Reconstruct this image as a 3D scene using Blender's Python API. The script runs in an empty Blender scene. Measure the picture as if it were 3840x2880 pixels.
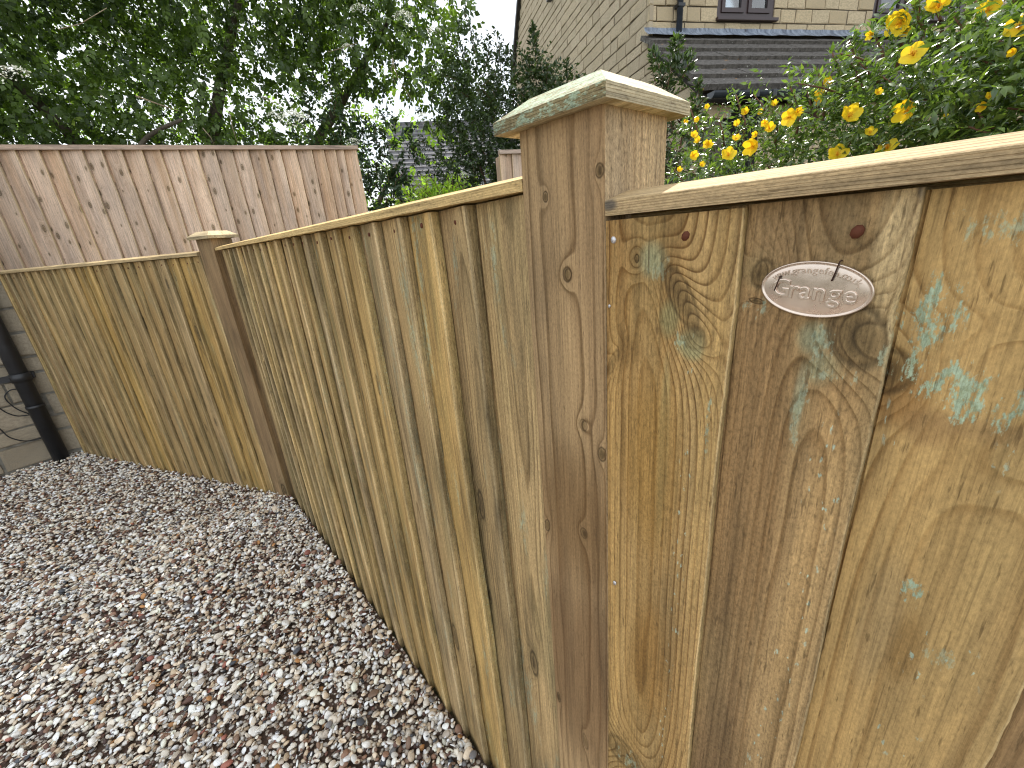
import bpy, bmesh, math, random
import numpy as np
from mathutils import Vector, Matrix, Euler
rng = np.random.default_rng(7)
random.seed(7)
scene = bpy.context.scene
COL = scene.collection
R_ = math.radians

# ------------------------------------------------------------------ camera
H = 1.158
Rm = np.array([[0.6664488, 0.20122242, -0.71788267],
               [0.74128708, -0.2816756, 0.60922273],
               [-0.07962076, -0.9381729, -0.33688595]])
right, up, back = Rm @ [1, 0, 0], Rm @ [0, -1, 0], Rm @ [0, 0, -1]
cd = bpy.data.cameras.new('camera')
cam = bpy.data.objects.new('camera', cd)
COL.objects.link(cam)
M = Matrix.Identity(4)
for i in range(3):
    M[i][0], M[i][1], M[i][2] = right[i], up[i], back[i]
M[0][3], M[1][3], M[2][3] = 0, 0, H
cam.matrix_world = M
cd.sensor_width = 36
cd.lens = 1557 / 3840 * 36
cd.clip_start = 0.02
cd.clip_end = 500
scene.camera = cam

# ------------------------------------------------------------------ light
SUN = Vector((-0.36, 0.60, 0.72)).normalized()
world = bpy.data.worlds.new("World")
scene.world = world
world.use_nodes = True
wt = world.node_tree
for n in list(wt.nodes): wt.nodes.remove(n)
wo = wt.nodes.new('ShaderNodeOutputWorld')
sky = wt.nodes.new('ShaderNodeTexSky')
sky.sky_type = 'NISHITA'
sky.sun_disc = False
sky.sun_elevation = math.asin(SUN.z)
sky.sun_rotation = math.atan2(SUN.x, SUN.y)
sky.air_density = 1.2
sky.dust_density = 2.0
bg1 = wt.nodes.new('ShaderNodeBackground'); bg1.inputs[1].default_value = 0.13
bg2 = wt.nodes.new('ShaderNodeBackground'); bg2.inputs[0].default_value = (0.90, 0.95, 1.0, 1); bg2.inputs[1].default_value = 1.2
wt.links.new(sky.outputs[0], bg1.inputs[0])
tc = wt.nodes.new('ShaderNodeTexCoord')
nz = wt.nodes.new('ShaderNodeTexNoise'); nz.inputs['Scale'].default_value = 2.6; nz.inputs['Detail'].default_value = 5
wt.links.new(tc.outputs['Generated'], nz.inputs['Vector'])
mr = wt.nodes.new('ShaderNodeMapRange'); mr.inputs[1].default_value = 0.34; mr.inputs[2].default_value = 0.56
mr.inputs[3].default_value = 0.45; mr.inputs[4].default_value = 0.97
wt.links.new(nz.outputs[0], mr.inputs[0])
mx = wt.nodes.new('ShaderNodeMixShader')
wt.links.new(mr.outputs[0], mx.inputs[0]); wt.links.new(bg1.outputs[0], mx.inputs[1]); wt.links.new(bg2.outputs[0], mx.inputs[2])
wt.links.new(mx.outputs[0], wo.inputs[0])
sd = bpy.data.lights.new('sun', 'SUN'); sd.energy = 5.0; sd.angle = R_(0.9); sd.color = (1.0, 0.95, 0.87)
so = bpy.data.objects.new('sun', sd); COL.objects.link(so)
so.rotation_euler = SUN.to_track_quat('Z', 'Y').to_euler()
vs = scene.view_settings
vs.view_transform = 'Standard'; vs.look = 'None'; vs.gamma = 1; vs.use_curve_mapping = False
vs.exposure = 0.68
scene.cycles.filter_width = 1.15

# ------------------------------------------------------------------ helpers
def tag(o, label=None, cat=None, group=None, kind=None):
    if label: o['label'] = label
    if cat: o['category'] = cat
    if group: o['group'] = group
    if kind: o['kind'] = kind
    return o

def link(name, me, parent=None, loc=(0, 0, 0), rot=(0, 0, 0)):
    o = bpy.data.objects.new(name, me)
    COL.objects.link(o)
    o.location = loc; o.rotation_euler = rot
    if parent: o.parent = parent
    return o

def empty(name, loc, rz=0.0):
    o = bpy.data.objects.new(name, None); COL.objects.link(o)
    o.location = loc; o.rotation_euler = (0, 0, rz); o.empty_display_size = 0.1
    return o

def mesh(name, V, F, mats=(), smooth=False, mi=None):
    me = bpy.data.meshes.new(name)
    me.from_pydata([tuple(map(float, v)) for v in V], [], [tuple(map(int, f)) for f in F])
    for m in mats: me.materials.append(m)
    if mi is not None: me.polygons.foreach_set('material_index', mi)
    if smooth: me.polygons.foreach_set('use_smooth', [True] * len(me.polygons))
    me.update()
    return me

def fast_mesh(name, V, F, mats=(), smooth=False, attrs=None):
    """V (n,3), F (m,k) uniform polygons; quick numpy route"""
    me = bpy.data.meshes.new(name)
    V = np.asarray(V, np.float32); F = np.asarray(F, np.int32)
    m, k = F.shape
    me.vertices.add(len(V)); me.vertices.foreach_set('co', V.ravel())
    me.loops.add(m * k); me.loops.foreach_set('vertex_index', F.ravel())
    me.polygons.add(m)
    me.polygons.foreach_set('loop_start', np.arange(0, m * k, k, dtype=np.int32))
    me.polygons.foreach_set('loop_total', np.full(m, k, np.int32))
    if smooth: me.polygons.foreach_set('use_smooth', np.ones(m, bool))
    for n, a in (attrs or {}).items():
        if a.ndim == 1:
            at = me.attributes.new(n, 'FLOAT', 'POINT'); at.data.foreach_set('value', a.astype(np.float32))
        else:
            at = me.attributes.new(n, 'FLOAT_COLOR', 'POINT')
            c = np.ones((len(a), 4), np.float32); c[:, :3] = a
            at.data.foreach_set('color', c.ravel())
    for mt in mats: me.materials.append(mt)
    me.update(calc_edges=True)
    return me

def box_vf(x0, x1, y0, y1, z0, z1, off=0):
    V = [(x0, y0, z0), (x1, y0, z0), (x1, y1, z0), (x0, y1, z0), (x0, y0, z1), (x1, y0, z1), (x1, y1, z1), (x0, y1, z1)]
    F = [(0, 3, 2, 1), (4, 5, 6, 7), (0, 1, 5, 4), (1, 2, 6, 5), (2, 3, 7, 6), (3, 0, 4, 7)]
    return V, [tuple(i + off for i in f) for f in F]

def box(name, b, mat, parent=None, bevel=0.0, loc=(0, 0, 0), rot=(0, 0, 0)):
    V, F = box_vf(*b)
    if bevel:
        bm = bmesh.new()
        vs_ = [bm.verts.new(v) for v in V]
        for f in F: bm.faces.new([vs_[i] for i in f])
        bmesh.ops.bevel(bm, geom=list(bm.edges), offset=bevel, segments=2, affect='EDGES', profile=0.6)
        bm.normal_update()
        me = bpy.data.meshes.new(name); bm.to_mesh(me); bm.free()
        me.materials.append(mat)
    else:
        me = mesh(name, V, F, [mat])
    return link(name, me, parent, loc, rot)

def tube_vf(pts, rad, seg=8, off=0):
    pts = [Vector(p) for p in pts]
    if not hasattr(rad, '__len__'): rad = [rad] * len(pts)
    V, F = [], []
    t0 = (pts[1] - pts[0]).normalized()
    a = t0.orthogonal().normalized()
    for i, p in enumerate(pts):
        t = (pts[min(i + 1, len(pts) - 1)] - pts[max(i - 1, 0)]).normalized()
        a = (a - t * a.dot(t)).normalized(); b = t.cross(a)
        for k in range(seg):
            an = 2 * math.pi * k / seg
            V.append(p + (a * math.cos(an) + b * math.sin(an)) * rad[i])
    for i in range(len(pts) - 1):
        for k in range(seg):
            k2 = (k + 1) % seg
            F.append((off + i * seg + k, off + i * seg + k2, off + (i + 1) * seg + k2, off + (i + 1) * seg + k))
    F.append(tuple(off + k for k in range(seg))[::-1])
    F.append(tuple(off + (len(pts) - 1) * seg + k for k in range(seg)))
    return V, F

def tube(name, pts, rad, mat, parent=None, seg=10):
    V, F = tube_vf(pts, rad, seg)
    return link(name, mesh(name, V, F, [mat], smooth=True), parent)

def prism(name, poly, y0, y1, mat, parent=None, plane='XZ'):
    """extrude a polygon (list of 2d points) between two depths"""
    n = len(poly)
    if plane == 'XZ': f = lambda p, d: (p[0], d, p[1])
    elif plane == 'YZ': f = lambda p, d: (d, p[0], p[1])
    else: f = lambda p, d: (p[0], p[1], d)
    V = [f(p, y0) for p in poly] + [f(p, y1) for p in poly]
    F = [tuple(range(n)), tuple(range(n, 2 * n))[::-1]] + [(i, i + n, (i + 1) % n + n, (i + 1) % n) for i in range(n)]
    me = mesh(name, V, F, [mat])
    bm = bmesh.new(); bm.from_mesh(me); bmesh.ops.recalc_face_normals(bm, faces=bm.faces); bm.to_mesh(me); bm.free()
    return link(name, me, parent)

# ------------------------------------------------------------------ shader helpers
class NT:
    def __init__(s, name):
        s.m = bpy.data.materials.new(name); s.m.use_nodes = True
        s.t = s.m.node_tree
        s.t.nodes.clear()
        s.out = s.t.nodes.new('ShaderNodeOutputMaterial')
        s.b = s.t.nodes.new('ShaderNodeBsdfPrincipled')
        s.t.links.new(s.b.outputs[0], s.out.inputs[0])
    def put(s, sock, v):
        if isinstance(v, bpy.types.NodeSocket): s.t.links.new(v, sock)
        else:
            if hasattr(v, '__len__') and len(v) == 3 and sock.type == 'RGBA': v = (*v, 1)
            sock.default_value = v
    def math(s, op, a, b=0.0, c=None, clamp=False):
        n = s.t.nodes.new('ShaderNodeMath'); n.operation = op; n.use_clamp = clamp
        s.put(n.inputs[0], a); s.put(n.inputs[1], b)
        if c is not None: s.put(n.inputs[2], c)
        return n.outputs[0]
    def add(s, a, b): return s.math('ADD', a, b)
    def sub(s, a, b): return s.math('SUBTRACT', a, b)
    def mul(s, a, b): return s.math('MULTIPLY', a, b)
    def xyz(s, x, y, z):
        n = s.t.nodes.new('ShaderNodeCombineXYZ')
        for i, v in enumerate((x, y, z)): s.put(n.inputs[i], v)
        return n.outputs[0]
    def sep(s, v):
        n = s.t.nodes.new('ShaderNodeSeparateXYZ'); s.put(n.inputs[0], v); return n.outputs
    def noise(s, v, scale, detail=3, rough=0.5, dist=0.0):
        n = s.t.nodes.new('ShaderNodeTexNoise'); s.put(n.inputs['Vector'], v)
        n.inputs['Scale'].default_value = scale; n.inputs['Detail'].default_value = detail
        n.inputs['Roughness'].default_value = rough; n.inputs['Distortion'].default_value = dist
        return n.outputs[0]
    def voro(s, v, scale, rnd=1.0, feature='F1'):
        n = s.t.nodes.new('ShaderNodeTexVoronoi'); n.feature = feature
        s.put(n.inputs['Vector'], v); n.inputs['Scale'].default_value = scale; n.inputs['Randomness'].default_value = rnd
        return n
    def rng(s, v, a, b, c=0.0, d=1.0, smooth=True):
        n = s.t.nodes.new('ShaderNodeMapRange'); n.interpolation_type = 'SMOOTHSTEP' if smooth else 'LINEAR'
        s.put(n.inputs[0], v)
        for i, q in enumerate((a, b, c, d)): s.put(n.inputs[i + 1], q)
        return n.outputs[0]
    def ramp(s, v, stops, interp='LINEAR'):
        n = s.t.nodes.new('ShaderNodeValToRGB'); n.color_ramp.interpolation = interp
        e = n.color_ramp.elements
        while len(e) < len(stops): e.new(0.5)
        for i, (p, c) in enumerate(stops):
            e[i].position = p; e[i].color = (*c, 1) if hasattr(c, '__len__') else (c, c, c, 1)
        s.put(n.inputs[0], v)
        return n.outputs[0]
    def mix(s, f, a, b, mode='MIX'):
        n = s.t.nodes.new('ShaderNodeMix'); n.data_type = 'RGBA'; n.blend_type = mode
        s.put(n.inputs[0], f); s.put(n.inputs[6], a); s.put(n.inputs[7], b)
        return n.outputs[2]
    def coord(s, k='Object'):
        n = s.t.nodes.new('ShaderNodeTexCoord'); return n.outputs[k]
    def rand(s):
        n = s.t.nodes.new('ShaderNodeObjectInfo'); return n.outputs['Random']
    def attr(s, name, k='Fac'):
        n = s.t.nodes.new('ShaderNodeAttribute'); n.attribute_name = name; return n.outputs[k]
    def bump(s, h, strength=0.3, dist=0.001, normal=None):
        n = s.t.nodes.new('ShaderNodeBump'); n.inputs['Strength'].default_value = strength; n.inputs['Distance'].default_value = dist
        s.put(n.inputs['Height'], h)
        if normal is not None: s.put(n.inputs['Normal'], normal)
        return n.outputs[0]
    def done(s, col, rough=0.8, normal=None, spec=0.3):
        s.put(s.b.inputs['Base Color'], col); s.put(s.b.inputs['Roughness'], rough)
        s.b.inputs['Specular IOR Level'].default_value = spec
        if normal is not None: s.put(s.b.inputs['Normal'], normal)
        return s.m

def simple(name, col, rough=0.6, spec=0.4, metal=0.0, vary=0.15, scale=8.0):
    n = NT(name)
    f = n.noise(n.coord(), scale, 5, 0.6)
    c = n.mix(n.rng(f, 0.3, 0.7), tuple(x * (1 - vary) for x in col), tuple(min(1, x * (1 + vary)) for x in col))
    n.b.inputs['Metallic'].default_value = metal
    return n.done(c, rough, n.bump(f, 0.15, 0.002), spec)

def wood(name, light, dark, along='Z', pith=(0.045, 0.05), wander=0.010, freq=230.0, contrast=0.6,
         heart=(0.25, 0.13, 0.07), heart_amt=0.4, olive=(0.21, 0.18, 0.08), olive_amt=0.4, mint_amt=0.0,
         knots=(), mints=(), stains=(), warp=7.0, mottle=0.45, zones=(), specks=(), gain=0.87, gen_knots=0.0, kscale=(9.0, 3.4), ksize=1.0, kcol=1.0, fuzz=0.5, vary=0.18, seed=0.0, edges_=False):
    """softwood: growth rings about a pith behind the face, bent round knots.
    knots: (u, v, ru, rv, skew, strength, darkness); mints/stains: (u, v, ru, rv, amount)"""
    n = NT(name)
    x, y, z = n.sep(n.coord())
    if along == 'X': u, w, v = z, y, x
    elif along == 'Y': u, w, v = x, z, y
    else: u, w, v = x, y, z
    rnd = n.rand()
    so_ = n.add(n.mul(rnd, 31.7), seed)
    vo = n.add(v, so_)                                   # offset along the length
    # ---- rings
    wob = n.noise(n.xyz(n.mul(u, 7.0), n.mul(w, 7.0), n.mul(vo, 1.1)), 1.0, 2, 0.45)
    wob2 = n.noise(n.xyz(n.mul(u, 40.0), n.mul(w, 40.0), n.mul(vo, 5.0)), 1.0, 2, 0.5)
    du = n.add(n.sub(u, n.add(pith[0], n.mul(n.sub(rnd, 0.5), 0.05))), n.mul(n.sub(wob, 0.5), wander * 8))
    dw = n.sub(n.add(w, pith[1]), 0.0)
    r = n.math('SQRT', n.add(n.mul(du, du), n.mul(dw, dw)))
    Fr = n.add(n.mul(r, freq), n.mul(n.sub(wob, 0.5), warp))
    Fr = n.add(Fr, n.mul(n.sub(wob2, 0.5), 0.9))
    kmask = None; krim = None
    for (ku, kv, ru, rv, sk, st, dk) in knots:
        a = n.sub(u, ku); b = n.sub(v, kv)
        a = n.sub(a, n.mul(b, sk))
        a = n.mul(a, 1 / ru); b = n.mul(b, 1 / rv); ww = n.mul(w, 1 / 0.016)
        d2 = n.add(n.add(n.mul(a, a), n.mul(b, b)), n.mul(ww, ww))
        d2 = n.add(d2, n.mul(n.sub(wob2, 0.5), 0.5))
        g = n.math('EXPONENT', n.mul(d2, -0.33))
        g = n.add(g, n.mul(n.math('EXPONENT', n.mul(d2, -0.07)), 0.45))
        Fr = n.add(Fr, n.mul(g, st))
        core = n.mul(n.rng(d2, 0.15, 1.2, 1, 0), dk)
        rim = n.mul(n.mul(n.rng(d2, 0.6, 1.0), n.rng(d2, 1.0, 1.7, 1, 0)), dk)
        kmask = core if kmask is None else n.math('MAXIMUM', kmask, core)
        krim = rim if krim is None else n.math('MAXIMUM', krim, rim)
    if gen_knots:
        kv_ = n.xyz(n.mul(n.add(u, n.mul(rnd, 7.0)), kscale[0]), n.mul(vo, kscale[1]), 0.0)
        vn = n.voro(kv_, 1.0); vn.voronoi_dimensions = '2D'
        d = vn.outputs['Distance']
        csep = n.sep(vn.outputs['Color'])
        size = n.rng(csep[0], 1 - gen_knots, 1.0, 0.0, 1.0, smooth=False)
        size = n.mul(n.add(n.mul(size, 0.09), 0.035), ksize)
        has = n.math('GREATER_THAN', csep[0], 1 - gen_knots)
        q = n.math('DIVIDE', d, size)
        q = n.add(q, n.mul(n.sub(wob2, 0.5), 0.5))
        q2 = n.mul(q, q)
        Fr = n.add(Fr, n.mul(n.mul(n.math('EXPONENT', n.mul(q2, -0.25)), has), 4.5))
        core = n.mul(n.mul(n.rng(q, 0.35, 1.1, 1, 0), has), 0.75)
        rim = n.mul(n.mul(n.rng(q, 0.75, 1.0), n.rng(q, 1.0, 1.35, 1, 0)), has)
        halo = n.mul(n.rng(q, 0.8, 2.8, 1, 0), has)
        kmask = core if kmask is None else n.math('MAXIMUM', kmask, core)
        krim = rim if krim is None else n.math('MAXIMUM', krim, rim)
    fr = n.math('FRACT', Fr)
    ring = n.ramp(fr, [(0.0, 0.05), (0.45, 0.12), (0.72, 0.42), (0.86, 1.0), (0.93, 0.95), (1.0, 0.05)])
    cmod = n.noise(n.xyz(n.mul(u, 18.0), n.mul(w, 18.0), n.mul(vo, 1.7)), 1.0, 2, 0.5)
    ringc = n.mul(ring, n.math('MINIMUM', n.rng(cmod, 0.25, 0.7, contrast * 0.35, contrast), 1.0))
    for (zu, zw, zb) in zones:
        zz_ = n.mul(n.sub(u, zu), 1 / zw)
        ga = n.math('EXPONENT', n.mul(n.mul(zz_, zz_), -1.0))
        if zb > 0: ringc = n.math('MAXIMUM', ringc, n.mul(n.mul(ring, ga), zb))
        else: ringc = n.mul(ringc, n.add(1.0, n.mul(ga, zb)))
    col = n.mix(ringc, light, dark)
    # ---- broad tone
    hn = n.noise(n.xyz(n.mul(u, 11.0), n.mul(w, 11.0), n.mul(n.add(vo, 3.3), 0.9)), 1.0, 3, 0.55)
    col = n.mix(n.mul(n.rng(hn, 0.42, 0.72), heart_amt), col, heart)
    on = n.noise(n.xyz(n.mul(u, 15.0), n.mul(w, 15.0), n.mul(n.add(vo, 9.1), 1.8)), 1.0, 4, 0.6)
    col = n.mix(n.mul(n.rng(on, 0.45, 0.72), olive_amt), col, olive)
    for (su, sv, ru, rv, am, c) in stains:
        a = n.mul(n.sub(u, su), 1 / ru); b = n.mul(n.sub(v, sv), 1 / rv)
        d2 = n.add(n.add(n.mul(a, a), n.mul(b, b)), n.mul(n.sub(on, 0.5), 2.2))
        col = n.mix(n.mul(n.rng(d2, 0.1, 1.4, 1, 0), am), col, c)
    if stains:
        rel = tuple(min(1.0, 1.15 * dq / lq) for dq, lq in zip(dark, light))
        col = n.mix(n.mul(ringc, 0.8 if zones else 0.25), col, n.mix(1.0, col, rel, 'MULTIPLY'))
    if krim is not None:
        if gen_knots: col = n.mix(n.mul(halo, 0.35), col, (0.16, 0.12, 0.05))
        kc = n.mix(n.ramp(fr, [(0, 0.0), (0.6, 0.3), (0.85, 1.0), (1, 0.0)]), (0.19, 0.125, 0.055), (0.055, 0.034, 0.015))
        col = n.mix(kmask, col, kc)
        col = n.mix(n.mul(krim, 0.75), col, (0.045, 0.028, 0.012))
    # ---- mint green preservative bloom
    sp = n.noise(n.xyz(n.mul(u, 480.0), n.mul(w, 480.0), n.mul(vo, 210.0)), 1.0, 3, 0.7)
    sp2 = n.noise(n.xyz(n.mul(n.add(u, n.mul(wob2, 0.01)), 150.0), n.mul(w, 150.0), n.mul(vo, 55.0)), 1.0, 4, 0.65)
    mcol = n.mix(n.rng(sp, 0.35, 0.65), (0.30, 0.34, 0.21), (0.42, 0.50, 0.36))
    if mint_amt:
        mm = n.noise(n.xyz(n.mul(u, 20.0), n.mul(w, 20.0), n.mul(n.add(vo, 17.0), 4.0)), 1.0, 3, 0.6)
        mk = n.mul(n.rng(mm, 0.56, 0.68), n.rng(n.add(n.mul(sp, 0.5), n.mul(sp2, 0.6)), 0.50, 0.60))
        col = n.mix(n.mul(mk, mint_amt), col, mcol)
    for (su, sv, ru, rv, am) in mints:
        a = n.mul(n.sub(u, su), 1 / ru); b = n.mul(n.sub(v, sv), 1 / rv)
        d2 = n.add(n.mul(a, a), n.mul(b, b))
        th = n.add(0.485 - max(0.0, am - 1.0) * 0.1, n.mul(d2, 0.075)); am = min(am, 1.0)
        val = n.add(n.mul(sp, 0.40), n.mul(sp2, 0.62))
        mk = n.mul(n.rng(n.sub(val, th), -0.01, 0.07), n.rng(d2, 1.0, 2.6, 1, 0))
        col = n.mix(n.mul(mk, am), col, mcol)
    if specks:
        vs_ = n.voro(n.xyz(n.add(n.mul(u, 230.0), n.mul(sp2, 1.6)), n.add(n.mul(v, 85.0), n.mul(sp, 1.2)), 0.0), 1.0); vs_.voronoi_dimensions = '2D'
        cs_ = n.sep(vs_.outputs['Color'])
        dot = n.mul(n.rng(vs_.outputs['Distance'], 0.06, n.add(0.10, n.mul(cs_[2], 0.20)), 1, 0), n.math('GREATER_THAN', cs_[1], 0.66))
        for (su, sv, ru, rv, am) in specks:
            a = n.mul(n.sub(u, su), 1 / ru); b = n.mul(n.sub(v, sv), 1 / rv)
            d2 = n.add(n.mul(a, a), n.mul(b, b))
            col = n.mix(n.mul(n.mul(dot, n.rng(d2, 0.5, 1.2, 1, 0)), am), col, (0.47, 0.56, 0.43))
    # ---- fibre and fuzz
    # arris and sawn side of the board (vertex attributes of the board mesh)
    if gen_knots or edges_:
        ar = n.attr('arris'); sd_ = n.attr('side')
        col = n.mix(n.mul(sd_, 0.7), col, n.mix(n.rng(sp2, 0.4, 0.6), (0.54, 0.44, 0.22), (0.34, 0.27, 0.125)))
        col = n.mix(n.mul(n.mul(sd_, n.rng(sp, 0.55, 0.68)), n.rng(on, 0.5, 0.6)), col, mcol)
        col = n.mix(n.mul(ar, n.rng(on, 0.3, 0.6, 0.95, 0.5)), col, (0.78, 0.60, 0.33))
    mo = n.noise(n.xyz(n.mul(u, 24.0), n.mul(w, 24.0), n.mul(n.add(vo, 5.7), 3.2)), 1.0, 4, 0.62)
    col = n.mix(1.0, col, n.ramp(mo, [(0.30, tuple((1 - mottle) * q for q in (0.93, 0.95, 1.0))), (0.52, 1.0), (0.72, 1 + mottle * 0.45)]), 'MULTIPLY')
    fib = n.noise(n.xyz(n.mul(u, 620.0), n.mul(w, 620.0), n.mul(vo, 11.0)), 1.0, 4, 0.75)
    fuz = n.noise(n.xyz(n.mul(u, 560.0), n.mul(w, 560.0), n.mul(vo, 260.0)), 1.0, 4, 0.75)
    str_ = n.noise(n.xyz(n.mul(u, 150.0), n.mul(w, 150.0), n.mul(vo, 3.0)), 1.0, 3, 0.6)
    col = n.mix(1.0, col, n.ramp(str_, [(0.3, 0.78), (0.5, 1.0), (0.7, 1.12)]), 'MULTIPLY')
    col = n.mix(1.0, col, n.ramp(fib, [(0.28, 0.62), (0.5, 1.0), (0.72, 1.22)]), 'MULTIPLY')
    col = n.mix(1.0, col, n.ramp(fuz, [(0.3, 1 - 0.42 * fuzz), (0.5, 1.0), (0.7, 1 + 0.32 * fuzz)]), 'MULTIPLY')
    pore = n.noise(n.xyz(n.mul(u, 420.0), n.mul(w, 420.0), n.mul(vo, 45.0)), 1.0, 3, 0.55)
    col = n.mix(n.mul(n.rng(pore, 0.60, 0.72), 0.6), col, (0.09, 0.055, 0.025))
    # per board brightness
    hsv = n.t.nodes.new('ShaderNodeHueSaturation'); n.put(hsv.inputs['Color'], col)
    n.put(hsv.inputs['Value'], n.rng(n.math('FRACT', n.mul(rnd, 13.7)), 0, 1, gain * (1 - vary), gain * (1 + vary), smooth=False))
    n.put(hsv.inputs['Saturation'], n.rng(n.math('FRACT', n.mul(rnd, 5.3)), 0, 1, 0.9, 1.08, smooth=False))
    h = n.add(n.add(n.mul(ring, -0.5), n.mul(fib, 0.8)), n.mul(fuz, 0.9 * fuzz))
    if kmask is not None: h = n.sub(h, n.mul(krim, 1.5))
    return n.done(hsv.outputs[0], 0.82, n.bump(h, 0.55, 0.0009), 0.2)

# palettes (linear)
TAN = (0.56, 0.355, 0.155); TAND = (0.27, 0.145, 0.048)
MINT = (0.30, 0.40, 0.27)
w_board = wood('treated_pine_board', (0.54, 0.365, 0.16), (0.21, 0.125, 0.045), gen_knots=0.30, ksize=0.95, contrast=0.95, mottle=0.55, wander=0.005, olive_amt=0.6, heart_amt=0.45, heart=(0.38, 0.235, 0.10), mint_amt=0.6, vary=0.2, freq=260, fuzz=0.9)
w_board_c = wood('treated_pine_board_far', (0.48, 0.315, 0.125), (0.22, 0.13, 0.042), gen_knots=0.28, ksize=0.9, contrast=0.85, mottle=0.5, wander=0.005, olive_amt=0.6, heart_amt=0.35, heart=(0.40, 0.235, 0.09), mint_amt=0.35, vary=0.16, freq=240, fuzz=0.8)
w_old = wood('weathered_pinkish_board', (0.78, 0.58, 0.43), (0.46, 0.29, 0.19), gen_knots=0.55, kscale=(14.0, 6.5), ksize=0.95, olive_amt=0.25, olive=(0.33, 0.19, 0.11), heart_amt=0.6, heart=(0.52, 0.32, 0.18), mint_amt=0.0, mottle=0.2, gain=0.95, vary=0.14, freq=200, fuzz=0.6, contrast=0.5)
w_rail = wood('capping_rail_pine', (0.68, 0.50, 0.25), (0.34, 0.20, 0.07), along='X', pith=(-0.01, 0.06), wander=0.003, freq=420, olive_amt=0.2, heart_amt=0.1, vary=0.06, contrast=0.75, fuzz=0.7)
w_railA = wood('near_capping_rail_pine', (0.60, 0.44, 0.25), (0.24, 0.15, 0.065), along='X', pith=(-0.01, 0.07), wander=0.002, freq=620, olive_amt=0.15, heart_amt=0.2, heart=(0.42, 0.29, 0.15), mottle=0.2, vary=0.02, contrast=0.9, fuzz=0.8, seed=4.0,
    stains=[(1.174, 0.004, 0.005, 0.008, 0.8, (0.06, 0.065, 0.07))])
w_rail_old = wood('weathered_capping_pine', (0.60, 0.45, 0.35), (0.40, 0.28, 0.2), along='Y', freq=300, olive_amt=0.0, heart_amt=0.2, vary=0.06)
w_post2 = wood('treated_post_brown', (0.33, 0.215, 0.105), (0.20, 0.12, 0.05), gen_knots=0.12, heart_amt=0.5, heart=(0.22, 0.13, 0.065), olive_amt=0.35, vary=0.04, freq=150, pith=(0.045, 0.04))
w_cap2 = wood('post_cap_pine', (0.58, 0.46, 0.28), (0.38, 0.27, 0.14), along='X', heart_amt=0.1, olive_amt=0.3, mint_amt=0.3, vary=0.05)

# near post, panel boards with their own knots (u = metres from the board's left edge, v = height)
w_post1 = wood('near_post_pine', (0.48, 0.325, 0.17), (0.15, 0.085, 0.035), pith=(0.052, 0.045), freq=140, wander=0.0012, contrast=1.0,
    heart=(0.32, 0.195, 0.105), heart_amt=0.5, olive=(0.30, 0.2, 0.1), olive_amt=0.25, vary=0.02, fuzz=0.7, warp=1.6, mottle=0.3, seed=2.2,
    knots=[(0.029, 1.187, 0.0028, 0.0042, 0, 0.7, 0.95), (0.0512, 1.1206, 0.0046, 0.0062, 0, 1.2, 0.9), (0.0873, 1.199, 0.0035, 0.005, 0, 0.8, 0.9),
           (0.0876, 0.951, 0.0042, 0.007, 0, 0.8, 0.9), (0.0655, 0.9757, 0.0045, 0.006, 0, 0.8, 0.6), (0.0626, 0.8434, 0.0042, 0.0065, 0, 0.8, 0.7),
           (0.006, 0.8235, 0.004, 0.008, 0.1, 0.8, 0.9), (0.0556, 0.4808, 0.004, 0.014, -0.1, 0.8, 0.6), (0.008, 0.52, 0.003, 0.009, 0, 0.7, 0.9)],
    stains=[(0.05, 0.86, 0.06, 0.10, 0.75, (0.20, 0.115, 0.05)), (0.05, 0.6, 0.07, 0.2, 0.75, (0.20, 0.115, 0.055))])
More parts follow.
